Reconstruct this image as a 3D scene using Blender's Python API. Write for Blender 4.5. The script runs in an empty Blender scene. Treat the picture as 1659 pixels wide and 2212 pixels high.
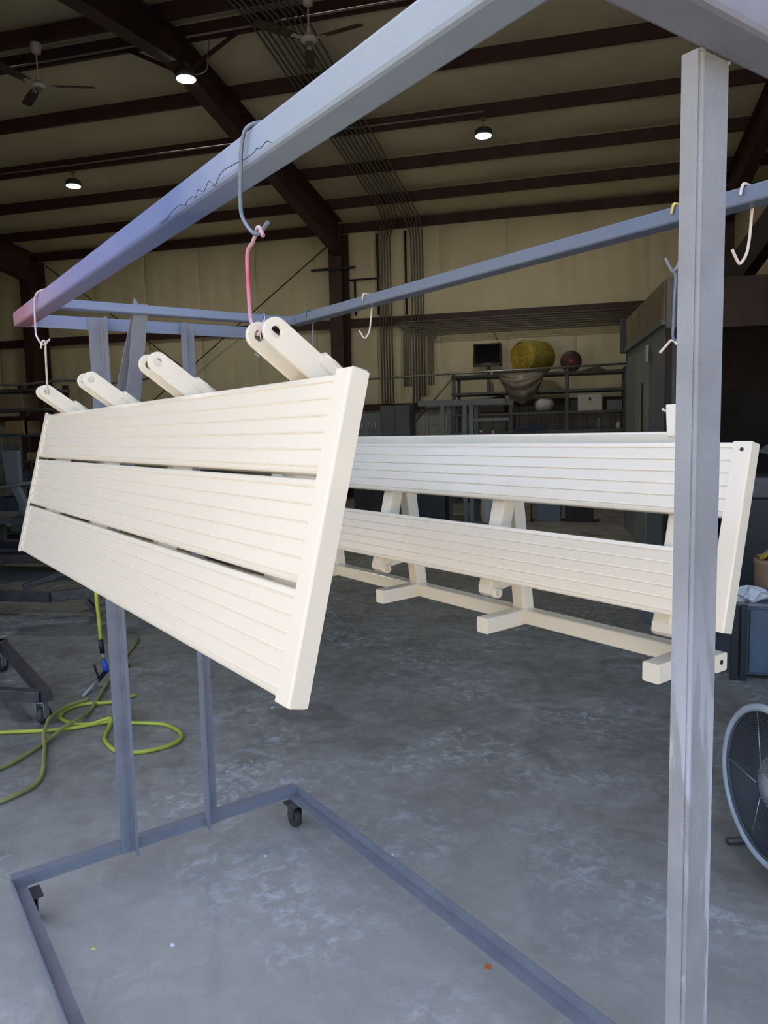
import bpy, math, random
from mathutils import Vector, Matrix

random.seed(7)
SC = bpy.context.scene
COL = SC.collection
PI = math.pi

# ------------------------------------------------------------------ camera
F_PX = 1629.3
cam_d = bpy.data.cameras.new('camera')
cam = bpy.data.objects.new('camera', cam_d)
COL.objects.link(cam)
cam_d.sensor_fit = 'VERTICAL'
cam_d.sensor_height = 36.0
cam_d.sensor_width = 27.0
cam_d.lens = 36.0 * F_PX / 2212.0
cam_d.clip_start = 0.02
cam_d.clip_end = 400
_F = Vector([-0.254338, 0.961413, -0.104867]).normalized(); _R = Vector([0.967106, 0.253318, -0.023154]).normalized()
_U = _R.cross(_F)
_m = Matrix(((_R.x, _U.x, -_F.x, 0.0), (_R.y, _U.y, -_F.y, 0.0), (_R.z, _U.z, -_F.z, 1.55), (0, 0, 0, 1)))
cam.matrix_world = _m
SC.camera = cam

# ------------------------------------------------------------------ sky, sun, exposure
SUN_EL = 46.0
w = bpy.data.worlds.new('sky'); SC.world = w
w.use_nodes = True
wn = w.node_tree.nodes; wl = w.node_tree.links
wn.clear()
wo = wn.new('ShaderNodeOutputWorld'); wb = wn.new('ShaderNodeBackground')
sk = wn.new('ShaderNodeTexSky')
sk.sky_type = 'NISHITA'
sk.sun_disc = False
sk.sun_elevation = math.radians(SUN_EL)
sk.sun_rotation = math.radians(-30)
sk.dust_density = 5.0
sk.air_density = 0.7
sk.ozone_density = 0.3
wl.new(sk.outputs[0], wb.inputs[0]); wl.new(wb.outputs[0], wo.inputs[0])
wb.inputs[1].default_value = 0.20
sun_d = bpy.data.lights.new('sun', 'SUN')
sun_d.energy = 3.8; sun_d.angle = math.radians(0.6); sun_d.color = (1.0, 0.93, 0.82)
sun = bpy.data.objects.new('sun', sun_d); COL.objects.link(sun)
_s = Vector((-0.30, 0.62, 0.72)).normalized()          # direction towards the sun (behind the building)
sun.rotation_euler = _s.to_track_quat('Z', 'Y').to_euler()
sun.location = (0, -8, 14)
pd = bpy.data.lights.new('doorway_portal', 'AREA')
pd.shape = 'RECTANGLE'; pd.size = 10.0; pd.size_y = 3.75
pd.cycles.is_portal = True
po = bpy.data.objects.new('doorway_portal', pd); COL.objects.link(po)
po.location = (-0.5, 2.25, 1.87); po.rotation_euler = (math.radians(90), 0, math.radians(180))
SC.cycles.max_bounces = 8
SC.cycles.caustics_reflective = False
SC.cycles.caustics_refractive = False
SC.view_settings.view_transform = 'Standard'
SC.view_settings.look = 'None'
SC.view_settings.gamma = 1.0
SC.view_settings.use_curve_mapping = False
SC.view_settings.exposure = 2.0

# ------------------------------------------------------------------ materials
MATS = {}
def mat(name, col, rough=0.6, metal=0.0, spec=0.5, noise=0.0, nscale=8.0, bump=0.0, bscale=60.0, rvar=0.0, coat=0.0, trans=0.0, alpha=1.0, emit=None, estr=0.0):
    m = bpy.data.materials.new(name); m.use_nodes = True
    nt = m.node_tree; b = nt.nodes['Principled BSDF']
    b.inputs['Base Color'].default_value = (*col, 1)
    b.inputs['Roughness'].default_value = rough
    b.inputs['Metallic'].default_value = metal
    b.inputs['Specular IOR Level'].default_value = spec
    if coat: b.inputs['Coat Weight'].default_value = coat; b.inputs['Coat Roughness'].default_value = 0.12
    if trans: b.inputs['Transmission Weight'].default_value = trans
    if alpha < 1: b.inputs['Alpha'].default_value = alpha
    if emit: b.inputs['Emission Color'].default_value = (*emit, 1); b.inputs['Emission Strength'].default_value = estr
    tc = nt.nodes.new('ShaderNodeTexCoord')
    if noise > 0 or rvar > 0:
        n = nt.nodes.new('ShaderNodeTexNoise'); n.inputs['Scale'].default_value = nscale; n.inputs['Detail'].default_value = 6
        nt.links.new(tc.outputs['Object'], n.inputs['Vector'])
        if noise > 0:
            r = nt.nodes.new('ShaderNodeValToRGB')
            r.color_ramp.elements[0].position = 0.3; r.color_ramp.elements[1].position = 0.7
            r.color_ramp.elements[0].color = (*[max(0, c * (1 - noise)) for c in col], 1)
            r.color_ramp.elements[1].color = (*[min(1, c * (1 + noise)) for c in col], 1)
            nt.links.new(n.outputs['Fac'], r.inputs['Fac']); nt.links.new(r.outputs['Color'], b.inputs['Base Color'])
        if rvar > 0:
            mr = nt.nodes.new('ShaderNodeMapRange')
            mr.inputs['To Min'].default_value = max(0.02, rough - rvar); mr.inputs['To Max'].default_value = min(1, rough + rvar)
            nt.links.new(n.outputs['Fac'], mr.inputs['Value']); nt.links.new(mr.outputs['Result'], b.inputs['Roughness'])
    if bump > 0:
        n2 = nt.nodes.new('ShaderNodeTexNoise'); n2.inputs['Scale'].default_value = bscale; n2.inputs['Detail'].default_value = 3
        nt.links.new(tc.outputs['Object'], n2.inputs['Vector'])
        bp = nt.nodes.new('ShaderNodeBump'); bp.inputs['Strength'].default_value = bump; bp.inputs['Distance'].default_value = 0.01
        nt.links.new(n2.outputs['Fac'], bp.inputs['Height']); nt.links.new(bp.outputs['Normal'], b.inputs['Normal'])
    MATS[name] = m
    return m

CREAM = mat('cream_powder_coat', (0.82, 0.735, 0.565), 0.30, spec=0.5, bump=0.04, bscale=420, coat=0.55)
STEEL = mat('grey_painted_steel', (0.215, 0.22, 0.245), 0.42, spec=0.5, noise=0.10, nscale=14, bump=0.12, bscale=700, rvar=0.06)
PRIMER = mat('red_oxide_primer', (0.052, 0.024, 0.025), 0.55, noise=0.25, nscale=3)
DARKSTEEL = mat('dark_bare_steel', (0.080, 0.068, 0.068), 0.45, metal=0.4, noise=0.35, nscale=9)
GALV = mat('galvanised_steel', (0.42, 0.44, 0.45), 0.38, metal=0.7, noise=0.15, nscale=20)
CONDUIT = mat('dull_conduit', (0.17, 0.17, 0.155), 0.5, metal=0.3, noise=0.15, nscale=5)
WHITEP = mat('off_white_plastic', (0.62, 0.60, 0.55), 0.45)
BLACK = mat('black_plastic', (0.012, 0.012, 0.014), 0.5)
DGREY = mat('dark_grey_paint', (0.075, 0.085, 0.095), 0.5, noise=0.2, nscale=5)
MGREY = mat('mid_grey_paint', (0.17, 0.19, 0.20), 0.5, noise=0.15, nscale=5)
SHELF = mat('shelf_steel', (0.085, 0.09, 0.092), 0.5, noise=0.2, nscale=6)
TAN = mat('dirty_tan_panel', (0.20, 0.155, 0.10), 0.6, noise=0.35, nscale=2.5)
BROWN = mat('rusty_brown_panel', (0.034, 0.023, 0.019), 0.65, noise=0.4, nscale=2)
CARD = mat('brown_cardboard', (0.30, 0.20, 0.115), 0.8, noise=0.12, nscale=7)
CARTONW = mat('white_carton', (0.58, 0.56, 0.50), 0.7, noise=0.06, nscale=7)
FANBLADE = mat('dusty_brown_blade', (0.085, 0.062, 0.042), 0.6, noise=0.25, nscale=10)
YHOSE = mat('yellow_hose_rubber', (0.52, 0.52, 0.055), 0.45, noise=0.25, nscale=6)
YDULL = mat('dusty_yellow_hose', (0.36, 0.33, 0.10), 0.55, noise=0.25, nscale=6)
BLUEP = mat('blue_plastic', (0.03, 0.10, 0.55), 0.4)
BLUECAB = mat('blue_grey_cabinet', (0.065, 0.09, 0.12), 0.45, noise=0.3, nscale=6)
INSUL = mat('yellow_glass_wool', (0.40, 0.33, 0.06), 0.95, noise=0.3, nscale=14, bump=0.9, bscale=18)
CLEARBAG = mat('cloudy_plastic_film', (0.20, 0.175, 0.135), 0.35, noise=0.3, nscale=7, bump=0.6, bscale=14)
WHITEBAG = mat('white_plastic_film', (0.62, 0.63, 0.62), 0.35, bump=0.6, bscale=30)
MAROON = mat('maroon_reel', (0.055, 0.012, 0.016), 0.5)
REDP = mat('red_plastic', (0.38, 0.03, 0.05), 0.4)
PINKP = mat('pink_plastic', (0.42, 0.08, 0.22), 0.4)
YCLOTH = mat('yellow_cloth', (0.52, 0.36, 0.04), 0.9, bump=0.6, bscale=40)
CREAMTAG = mat('cream_primer_patch', (0.5, 0.42, 0.32), 0.6)
PINKW = mat('pink_overspray_wire', (0.62, 0.16, 0.24), 0.45, noise=0.35, nscale=30)
LILAC = mat('lilac_overspray_wire', (0.60, 0.47, 0.52), 0.45, noise=0.25, nscale=20)
CREAMW = mat('cream_overspray_wire', (0.72, 0.60, 0.50), 0.45, noise=0.15, nscale=30)
BLUEW = mat('blue_grey_wire', (0.15, 0.18, 0.22), 0.4, metal=0.3, noise=0.2, nscale=25)
YELW = mat('yellow_tipped_wire', (0.62, 0.45, 0.14), 0.45, noise=0.3, nscale=40)
SILVER = mat('bare_silver_wire', (0.55, 0.56, 0.58), 0.3, metal=0.8)
LED = mat('led_lens', (0.9, 0.9, 0.9), 0.4, emit=(1.0, 1.0, 0.86), estr=12.0)
RUBBER = mat('caster_rubber', (0.05, 0.045, 0.045), 0.6, noise=0.3, nscale=20)
ORANGE = mat('orange_tape', (0.75, 0.20, 0.06), 0.6)
CHIPW = mat('white_paint_chip', (0.75, 0.76, 0.76), 0.6)
CHIPY = mat('yellow_paint_chip', (0.72, 0.62, 0.22), 0.6)
CRACK = mat('bare_steel_crack', (0.05, 0.06, 0.07), 0.6)
FANRIM = mat('pale_blue_grey_rim', (0.42, 0.48, 0.52), 0.4, noise=0.15, nscale=12)
MOTOR = mat('ribbed_motor_grey', (0.55, 0.56, 0.58), 0.4, metal=0.3)
SHEETG = mat('dusty_grey_plastic', (0.16, 0.18, 0.19), 0.5)
GREENP = mat('green_plastic', (0.02, 0.13, 0.05), 0.4)
LABELBLK = mat('printed_black', (0.02, 0.02, 0.02), 0.7)

def vinyl_mat(name, base, seam):
    m = mat(name, base, 0.5, noise=0.10, nscale=0.7)
    nt = m.node_tree; b = nt.nodes['Principled BSDF']
    tc = [n for n in nt.nodes if n.type == 'TEX_COORD'][0]
    mp = nt.nodes.new('ShaderNodeMapping'); mp.inputs['Scale'].default_value = seam
    nt.links.new(tc.outputs['Object'], mp.inputs['Vector'])
    n2 = nt.nodes.new('ShaderNodeTexNoise'); n2.inputs['Scale'].default_value = 1.0; n2.inputs['Detail'].default_value = 4; n2.inputs['Distortion'].default_value = 0.6
    nt.links.new(mp.outputs['Vector'], n2.inputs['Vector'])
    bp = nt.nodes.new('ShaderNodeBump'); bp.inputs['Strength'].default_value = 0.35; bp.inputs['Distance'].default_value = 0.05
    nt.links.new(n2.outputs['Fac'], bp.inputs['Height']); nt.links.new(bp.outputs['Normal'], b.inputs['Normal'])
    return m
WALLV = vinyl_mat('wall_insulation_vinyl', (0.74, 0.69, 0.49), (3.0, 1.0, 0.35))
ROOFV = vinyl_mat('roof_insulation_vinyl', (0.80, 0.735, 0.54), (2.6, 0.5, 1.0))
SIDEM = mat('side_wall_panel', (0.40, 0.37, 0.29), 0.6)
GROUND = mat('sunlit_yard', (0.50, 0.43, 0.33), 0.9, noise=0.1, nscale=0.5)

def floor_mat():
    m = bpy.data.materials.new('stained_concrete'); m.use_nodes = True
    nt = m.node_tree; N = nt.nodes; L = nt.links; b = N['Principled BSDF']
    tc = N.new('ShaderNodeTexCoord')
    def noise(scale, detail=6, dist=0.0, rough=0.6, vec=None):
        n = N.new('ShaderNodeTexNoise'); n.inputs['Scale'].default_value = scale; n.inputs['Detail'].default_value = detail
        n.inputs['Distortion'].default_value = dist; n.inputs['Roughness'].default_value = rough
        L.new(vec or tc.outputs['Object'], n.inputs['Vector']); return n
    def ramp(src, stops):
        r = N.new('ShaderNodeValToRGB'); cr = r.color_ramp
        while len(cr.elements) < len(stops): cr.elements.new(0.5)
        for e, (p, c) in zip(cr.elements, stops): e.position = p; e.color = (*c, 1)
        L.new(src, r.inputs['Fac']); return r
    def mix(fac, a, c, mode='MIX'):
        x = N.new('ShaderNodeMix'); x.data_type = 'RGBA'; x.blend_type = mode
        if isinstance(fac, float): x.inputs[0].default_value = fac
        else: L.new(fac, x.inputs[0])
        L.new(a, x.inputs[6]); L.new(c, x.inputs[7]); return x.outputs[2]
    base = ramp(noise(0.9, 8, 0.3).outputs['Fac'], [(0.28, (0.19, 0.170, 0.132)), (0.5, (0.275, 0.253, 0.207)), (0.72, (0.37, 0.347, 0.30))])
    fine = ramp(noise(9.0, 8, 0.8).outputs['Fac'], [(0.30, (0.50, 0.48, 0.44)), (0.52, (1, 1, 1)), (0.72, (1.5, 1.53, 1.57))])
    c = mix(0.62, base.outputs['Color'], fine.outputs['Color'], 'MULTIPLY')
    # brown oily blotches
    ob = ramp(noise(2.4, 5, 0.5).outputs['Fac'], [(0.36, (1, 1, 1)), (0.46, (0, 0, 0))])
    br = N.new('ShaderNodeRGB'); br.outputs[0].default_value = (0.12, 0.10, 0.075, 1)
    om = N.new('ShaderNodeMath'); om.operation = 'MULTIPLY'; om.inputs[1].default_value = 0.55
    L.new(ob.outputs['Color'], om.inputs[0])
    c = mix(om.outputs[0], c, br.outputs[0])
    # slab lightened around the rack: doorway light and glare painted into the colour
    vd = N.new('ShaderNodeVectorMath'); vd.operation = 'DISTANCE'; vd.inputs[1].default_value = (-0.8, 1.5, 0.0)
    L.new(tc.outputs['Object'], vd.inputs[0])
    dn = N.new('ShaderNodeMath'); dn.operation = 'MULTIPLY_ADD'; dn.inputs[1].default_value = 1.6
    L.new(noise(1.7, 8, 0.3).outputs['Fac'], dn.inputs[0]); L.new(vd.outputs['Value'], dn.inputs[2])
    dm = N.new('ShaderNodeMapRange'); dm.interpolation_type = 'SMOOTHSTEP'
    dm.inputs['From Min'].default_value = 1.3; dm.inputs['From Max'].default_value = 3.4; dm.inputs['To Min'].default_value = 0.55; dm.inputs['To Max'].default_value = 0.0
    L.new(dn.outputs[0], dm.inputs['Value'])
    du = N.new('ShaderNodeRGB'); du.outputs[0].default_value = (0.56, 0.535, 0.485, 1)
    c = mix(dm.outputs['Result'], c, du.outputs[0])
    # chalky white scuffs: streaky noise masked by patches
    patch = ramp(noise(1.15, 5, 0.4).outputs['Fac'], [(0.47, (0, 0, 0)), (0.66, (1, 1, 1))])
    wis = ramp(noise(15.0, 12, 0.8, 0.70).outputs['Fac'], [(0.49, (0, 0, 0)), (0.62, (1, 1, 1))])
    mm = N.new('ShaderNodeMath'); mm.operation = 'MULTIPLY'
    L.new(patch.outputs['Color'], mm.inputs[0]); L.new(wis.outputs['Color'], mm.inputs[1])
    mk = N.new('ShaderNodeMath'); mk.operation = 'MULTIPLY'; mk.inputs[1].default_value = 0.6; L.new(mm.outputs[0], mk.inputs[0])
    wh = N.new('ShaderNodeRGB'); wh.outputs[0].default_value = (0.80, 0.84, 0.86, 1)
    c = mix(mk.outputs[0], c, wh.outputs[0])
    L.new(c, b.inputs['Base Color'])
    rr = N.new('ShaderNodeMapRange'); rr.inputs['To Min'].default_value = 0.34; rr.inputs['To Max'].default_value = 0.62
    L.new(noise(3.0, 6, 0.4).outputs['Fac'], rr.inputs['Value']); L.new(rr.outputs['Result'], b.inputs['Roughness'])
    bp = N.new('ShaderNodeBump'); bp.inputs['Strength'].default_value = 0.18; bp.inputs['Distance'].default_value = 0.01
    L.new(noise(30, 6).outputs['Fac'], bp.inputs['Height']); L.new(bp.outputs['Normal'], b.inputs['Normal'])
    return m
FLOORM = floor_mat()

def overspray_mat(name, axis, stops, amt=0.35):
    """grey paint with old coloured overspray that changes along one axis of the beam (object metres)"""
    m = mat(name, (0.23, 0.245, 0.275), 0.40, noise=0.10, nscale=14, bump=0.15, bscale=700, rvar=0.06)
    nt = m.node_tree; N = nt.nodes; L = nt.links; b = N['Principled BSDF']
    tc = [n for n in N if n.type == 'TEX_COORD'][0]
    sp = N.new('ShaderNodeSeparateXYZ'); L.new(tc.outputs['Object'], sp.inputs[0])
    nz = N.new('ShaderNodeTexNoise'); nz.inputs['Scale'].default_value = 5; L.new(tc.outputs['Object'], nz.inputs['Vector'])
    ad = N.new('ShaderNodeMath'); ad.operation = 'MULTIPLY_ADD'; ad.inputs[1].default_value = amt
    L.new(nz.outputs['Fac'], ad.inputs[0]); L.new(sp.outputs[axis], ad.inputs[2])
    mr = N.new('ShaderNodeMapRange'); mr.inputs['From Min'].default_value = stops[0][0]; mr.inputs['From Max'].default_value = stops[-1][0]
    L.new(ad.outputs[0], mr.inputs['Value'])
    r = N.new('ShaderNodeValToRGB'); cr = r.color_ramp
    while len(cr.elements) < len(stops): cr.elements.new(0.5)
    span = stops[-1][0] - stops[0][0]
    for e, (p, c) in zip(cr.elements, stops): e.position = (p - stops[0][0]) / span; e.color = (*c, 1)
    L.new(mr.outputs['Result'], r.inputs['Fac']); L.new(r.outputs['Color'], b.inputs['Base Color'])
    return m

# ------------------------------------------------------------------ mesh helpers
class MB:
    def __init__(s): s.v = []; s.f = []; s.sm = []
    def add(s, vs, fs, smooth=False):
        o = len(s.v); s.v += [tuple(x) for x in vs]
        for f in fs: s.f.append(tuple(i + o for i in f)); s.sm.append(smooth)
        return s
    def box(s, lo, hi):
        x0, y0, z0 = lo; x1, y1, z1 = hi
        return s.add([(x0,y0,z0),(x1,y0,z0),(x1,y1,z0),(x0,y1,z0),(x0,y0,z1),(x1,y0,z1),(x1,y1,z1),(x0,y1,z1)],
                     [(3,2,1,0),(4,5,6,7),(0,1,5,4),(1,2,6,5),(2,3,7,6),(3,0,4,7)])
    def hexa(s, p):   # 8 points, bottom ring then top ring
        return s.add(p, [(3,2,1,0),(4,5,6,7),(0,1,5,4),(1,2,6,5),(2,3,7,6),(3,0,4,7)])
    def prism(s, prof, A, B, ux, uy, smooth=False, caps=True):
        """profile polygon (list of (a,b)) swept from A to B, drawn with axes ux, uy"""
        A = Vector(A); B = Vector(B); ux = Vector(ux); uy = Vector(uy); n = len(prof)
        vs = [A + ux*a + uy*b for a, b in prof] + [B + ux*a + uy*b for a, b in prof]
        fs = [(i, (i+1) % n, n+(i+1) % n, n+i) for i in range(n)]
        o = len(s.v); s.add(vs, fs, smooth)
        if caps: s.f.append(tuple(o+i for i in reversed(range(n)))); s.sm.append(False); s.f.append(tuple(o+n+i for i in range(n))); s.sm.append(False)
        return s
    def bar(s, A, B, w, h, up=(0,0,1), ch=0.0):
        """rectangular bar; w across, h along up; ch = chamfer"""
        A = Vector(A); B = Vector(B); d = (B-A).normalized(); up = Vector(up)
        x = d.cross(up).normalized(); y = x.cross(d).normalized()
        return s.prism(rrect(w, h, ch), A, B, x, y)
    def tube(s, pts, r, seg=8, closed=False, caps=True):
        P = [Vector(q) for q in pts]; n = len(P); rings = []
        rr = r if isinstance(r, (list, tuple)) else [r]*n
        t0 = (P[1]-P[0]).normalized()
        a = Vector((0,0,1)) if abs(t0.z) < 0.9 else Vector((1,0,0))
        nx = t0.cross(a).normalized()
        vs = []
        for i in range(n):
            if closed: t = (P[(i+1) % n]-P[i-1]).normalized()
            else: t = (P[min(i+1, n-1)]-P[max(i-1, 0)]).normalized()
            nx = (nx - t*nx.dot(t)).normalized(); ny = t.cross(nx)
            for k in range(seg):
                g = 2*PI*k/seg; vs.append(P[i]+(nx*math.cos(g)+ny*math.sin(g))*rr[i])
        fs = []
        for i in range(n if closed else n-1):
            j = (i+1) % n
            for k in range(seg): fs.append((i*seg+k, i*seg+(k+1) % seg, j*seg+(k+1) % seg, j*seg+k))
        o = len(s.v); s.add(vs, fs, True)
        if caps and not closed:
            s.f.append(tuple(o+k for k in reversed(range(seg)))); s.sm.append(False)
            s.f.append(tuple(o+(n-1)*seg+k for k in range(seg))); s.sm.append(False)
        return s
    def lathe(s, prof, c=(0,0,0), axis=(0,0,1), seg=20, smooth=True):
        """prof: list of (radius, height) from bottom to top"""
        c = Vector(c); az = Vector(axis).normalized()
        a = Vector((1,0,0)) if abs(az.x) < 0.9 else Vector((0,1,0))
        ax = az.cross(a).normalized(); ay = az.cross(ax); n = len(prof); vs = []
        for r, h in prof:
            for k in range(seg):
                g = 2*PI*k/seg; vs.append(c+az*h+(ax*math.cos(g)+ay*math.sin(g))*r)
        fs = []
        for i in range(n-1):
            for k in range(seg): fs.append((i*seg+k, i*seg+(k+1) % seg, (i+1)*seg+(k+1) % seg, (i+1)*seg+k))
        o = len(s.v); s.add(vs, fs, smooth)
        s.f.append(tuple(o+k for k in reversed(range(seg)))); s.sm.append(False)
        s.f.append(tuple(o+(n-1)*seg+k for k in range(seg))); s.sm.append(False)
        return s
    def grid(s, fn, nu, nv, smooth=True):
        vs = [fn(i/nu, j/nv) for i in range(nu+1) for j in range(nv+1)]
        fs = [(i*(nv+1)+j, (i+1)*(nv+1)+j, (i+1)*(nv+1)+j+1, i*(nv+1)+j+1) for i in range(nu) for j in range(nv)]
        return s.add(vs, fs, smooth)
    def mesh(s, name, m):
        me = bpy.data.meshes.new(name); me.from_pydata(s.v, [], s.f); me.update()
        me.polygons.foreach_set('use_smooth', s.sm)
        me.materials.append(m)
        return me
    def build(s, name, m, parent=None, off=None, bevel=0.0):
        if off is not None: s.v = [(a-off[0], b-off[1], c-off[2]) for a, b, c in s.v]
        o = bpy.data.objects.new(name, s.mesh(name, m)); COL.objects.link(o)
        if parent is not None: o.parent = parent
        if bevel:
            md = o.modifiers.new('bevel', 'BEVEL'); md.width = bevel; md.segments = 2; md.limit_method = 'ANGLE'
        return o
def rrect(w, h, ch=0.0):
    a, b = w/2, h/2
    if ch <= 0: return [(-a,-b),(a,-b),(a,b),(-a,b)]
    c = ch; k = 0.3*c
    return [(-a+c,-b),(a-c,-b),(a-k,-b+k),(a,-b+c),(a,b-c),(a-k,b-k),(a-c,b),(-a+c,b),(-a+k,b-k),(-a,b-c),(-a,-b+c),(-a+k,-b+k)]
def smooth_path(pts, n=6):
    P = [Vector(p) for p in pts]; out = []
    for i in range(len(P)-1):
        p0 = P[max(i-1,0)]; p1 = P[i]; p2 = P[i+1]; p3 = P[min(i+2, len(P)-1)]
        for k in range(n):
            t = k/n
            out.append(0.5*((2*p1)+(p2-p0)*t+(2*p0-5*p1+4*p2-p3)*t*t+(3*p1-p0-3*p2+p3)*t*t*t))
    out.append(P[-1]); return out

def tag(o, label, cat, group=None, kind=None):
    o['label'] = label; o['category'] = cat
    if group: o['group'] = group
    if kind: o['kind'] = kind
    return o
def thing(name, label, cat, loc=(0,0,0), rz=0.0, group=None):
    o = bpy.data.objects.new(name, None); COL.objects.link(o)
    o.location = loc; o.rotation_euler = (0,0,rz); o.empty_display_size = 0.1
    return tag(o, label, cat, group)
def struct(o): o['kind'] = 'structure'; return o
def link_copy(src, parent, loc=None, rot=None):
    c = src.copy(); COL.objects.link(c); c.parent = parent
    if loc is not None: c.location = loc
    if rot is not None: c.rotation_euler = rot
    return c

RZ = 0.877                       # the rack stands turned by this angle in the shop
cR, sR = math.cos(RZ), math.sin(RZ)
def rk(p): return Vector((cR*p[0]-sR*p[1], sR*p[0]+cR*p[1], p[2]))     # rack axes -> shop axes
def rack_thing(name, label, cat, org, group=None):
    return thing(name, label, cat, rk(org), RZ, group)

# ================================================================== the shop building
SP, SL, ZE, DW = 1.524, 0.096, 6.212, 17.592       # purlin spacing, roof slope, eave purlin underside, back wall
RIDGE = 9.69
XL, XR, YF = -19.0, 9.0, 2.5
def roof_z(y): return ZE + SL*((DW-y) if y >= RIDGE else (DW-RIDGE)-(RIDGE-y))
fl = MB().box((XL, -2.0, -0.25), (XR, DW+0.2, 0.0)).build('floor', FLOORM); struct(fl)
gr = MB().box((-70, -80, -0.30), (70, -2.0, -0.012)).build('ground', GROUND); struct(gr)

PH = 0.21
ceil = MB()
for (ya, yb) in ((RIDGE, DW+0.25), (YF-0.2, RIDGE)):
    za, zb = roof_z(ya)+PH+0.05, roof_z(yb)+PH+0.05
    ceil.hexa([(XL,ya,za),(XR,ya,za),(XR,yb,zb),(XL,yb,zb),(XL,ya,za+0.15),(XR,ya,za+0.15),(XR,yb,zb+0.15),(XL,yb,zb+0.15)])
ceil = ceil.build('ceiling', ROOFV); struct(ceil)
pur_y = [DW-0.02-SP*k if k == 0 else DW-SP*k for k in range(6)] + [9.40] + [9.40-SP*k for k in range(1, 6)]
pur_y[0] = DW-0.09
def zpurlin(y):
    a = [(-0.03,0),(0.03,0),(0.03,0.012),(-0.012,0.012),(-0.012,PH-0.012),(0.03,PH-0.012),(0.03,PH),(-0.03,PH)]
    return [(p, q) for p, q in a]
pm = None
for i, y in enumerate(pur_y):
    b = MB().prism(zpurlin(y), (XL+0.02, 0, 0), (XR-0.02, 0, 0), (0,1,0), (0,0,1)) if pm is None else None
    if pm is None: pm = b.mesh('purlin', PRIMER)
    o = bpy.data.objects.new('purlin', pm); COL.objects.link(o); o.parent = ceil
    o.location = (0, y, roof_z(y))
# sagging insulation sheet of each purlin bay
sheets = [(pur_y[k+1], pur_y[k]) for k in range(5)] + [(9.42, 9.95)] + [(9.40-SP*(k+1), 9.40-SP*k) for k in range(4)]
for (ya, yb) in sheets:
    seed = random.random()*10
    def fn(u, v, ya=ya, yb=yb, seed=seed):
        x = XL+0.05+(XR-XL-0.1)*u; y = ya+(yb-ya)*v
        z = roof_z(y)+PH+0.03
        z -= math.sin(PI*v)*(0.055+0.018*math.sin(x*1.9+seed)+0.012*math.sin(x*4.3+seed*2))
        seam = abs(((x+seed) % 1.8)-0.9)
        if seam < 0.06: z += 0.02*(1-seam/0.06)
        return (x, y, z)
    MB().grid(fn, 230, 8).build('insulation_sheet', ROOFV, ceil)
# rafters (tapered frames)
for xr in (-13.6, -5.35, 2.75):
    b = MB()
    for (ya, yb) in ((16.75, RIDGE), (RIDGE, YF+0.3)):
        za, zb = roof_z(ya), roof_z(yb)
        da = 0.75 if ya > 16 else 0.42; db = 0.42 if ya > 16 else 0.75
        for (x0, x1, t0, t1, bb) in ((-0.11,0.11,0.0,0.015,0),(-0.11,0.11,0,0.015,1),(-0.006,0.006,0,1,2)):
            if bb == 0: a0, a1, b0, b1 = za-0.015, za, zb-0.015, zb
            elif bb == 1: a0, a1, b0, b1 = za-da, za-da+0.018, zb-db, zb-db+0.018
            else: a0, a1, b0, b1 = za-da, za, zb-db, zb
            b.hexa([(xr+x0,ya,a0),(xr+x1,ya,a0),(xr+x1,yb,b0),(xr+x0,yb,b0),(xr+x0,ya,a1),(xr+x1,ya,a1),(xr+x1,yb,b1),(xr+x0,yb,b1)])
    b.build('rafter', PRIMER, ceil)
    if xr < 0:
        for s in (-1, 1):   # flange braces up to the purlins
            for yy in (9.97, 13.02):
                MB().bar((xr+s*0.09, yy, roof_z(yy)-0.36), (xr+s*0.85, yy, roof_z(yy)+0.03), 0.03, 0.05).build('flange_brace', PRIMER, ceil)

wb_ = MB().box((XL, DW+0.02, 0), (XR, DW+0.2, 6.55)).build('wall_back', SIDEM); struct(wb_)
# insulation panels on the back wall
pw = 1.52
for (z0, z1, mt) in ((4.22, 6.30, WALLV), (2.15, 4.04, WALLV)):
    def fn(u, v, h=z1-z0):
        x = pw*u; z = h*v
        y = -0.075*math.sin(PI*v)**0.6*(0.55+0.45*math.sin(PI*u)**0.5) + 0.008*math.sin(u*23+v*3)*math.sin(PI*v) + 0.01*math.sin(u*9-v*5)
        return (x, y, z)
    me = MB().grid(fn, 26, 14).mesh('insulation_panel', mt)
    x = -18.39
    while x < XR-0.1:
        o = bpy.data.objects.new('insulation_panel', me); COL.objects.link(o); o.parent = wb_
        o.location = (x, DW+0.0, z0); x += pw
RIBM = mat('ribbed_white_liner', (0.40, 0.39, 0.35), 0.55, noise=0.12, nscale=3)
def ribprof():
    out = []
    for i in range(5):
        a = i*0.3
        out += [(a, 0), (a+0.2, 0), (a+0.22, -0.03), (a+0.28, -0.03)]
    out.append((1.5, 0)); return out
pr = ribprof()
rb = MB(); n = len(pr)
rb.add([(a, b, 0) for a, b in pr]+[(a, b, 2.15) for a, b in pr], [(i, i+1, n+i+1, n+i) for i in range(n-1)])
rme = rb.mesh('ribbed_panel', RIBM)
x = -17.0
while x < 5:
    o = bpy.data.objects.new('ribbed_panel', rme); COL.objects.link(o); o.parent = wb_; o.location = (x, DW-0.01, 0); x += 1.5
MB().prism([(-0.10,-0.10),(0.0,-0.10),(0.0,0.10),(-0.10,0.10)], (XL+0.05,DW-0.08,4.13), (XR-0.05,DW-0.08,4.13), (0,1,0), (0,0,1)).build('girt', PRIMER, wb_)
MB().box((XL+0.05,DW-0.16,2.07), (XR-0.05,DW-0.08,2.22)).build('girt', PRIMER, wb_)
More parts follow.
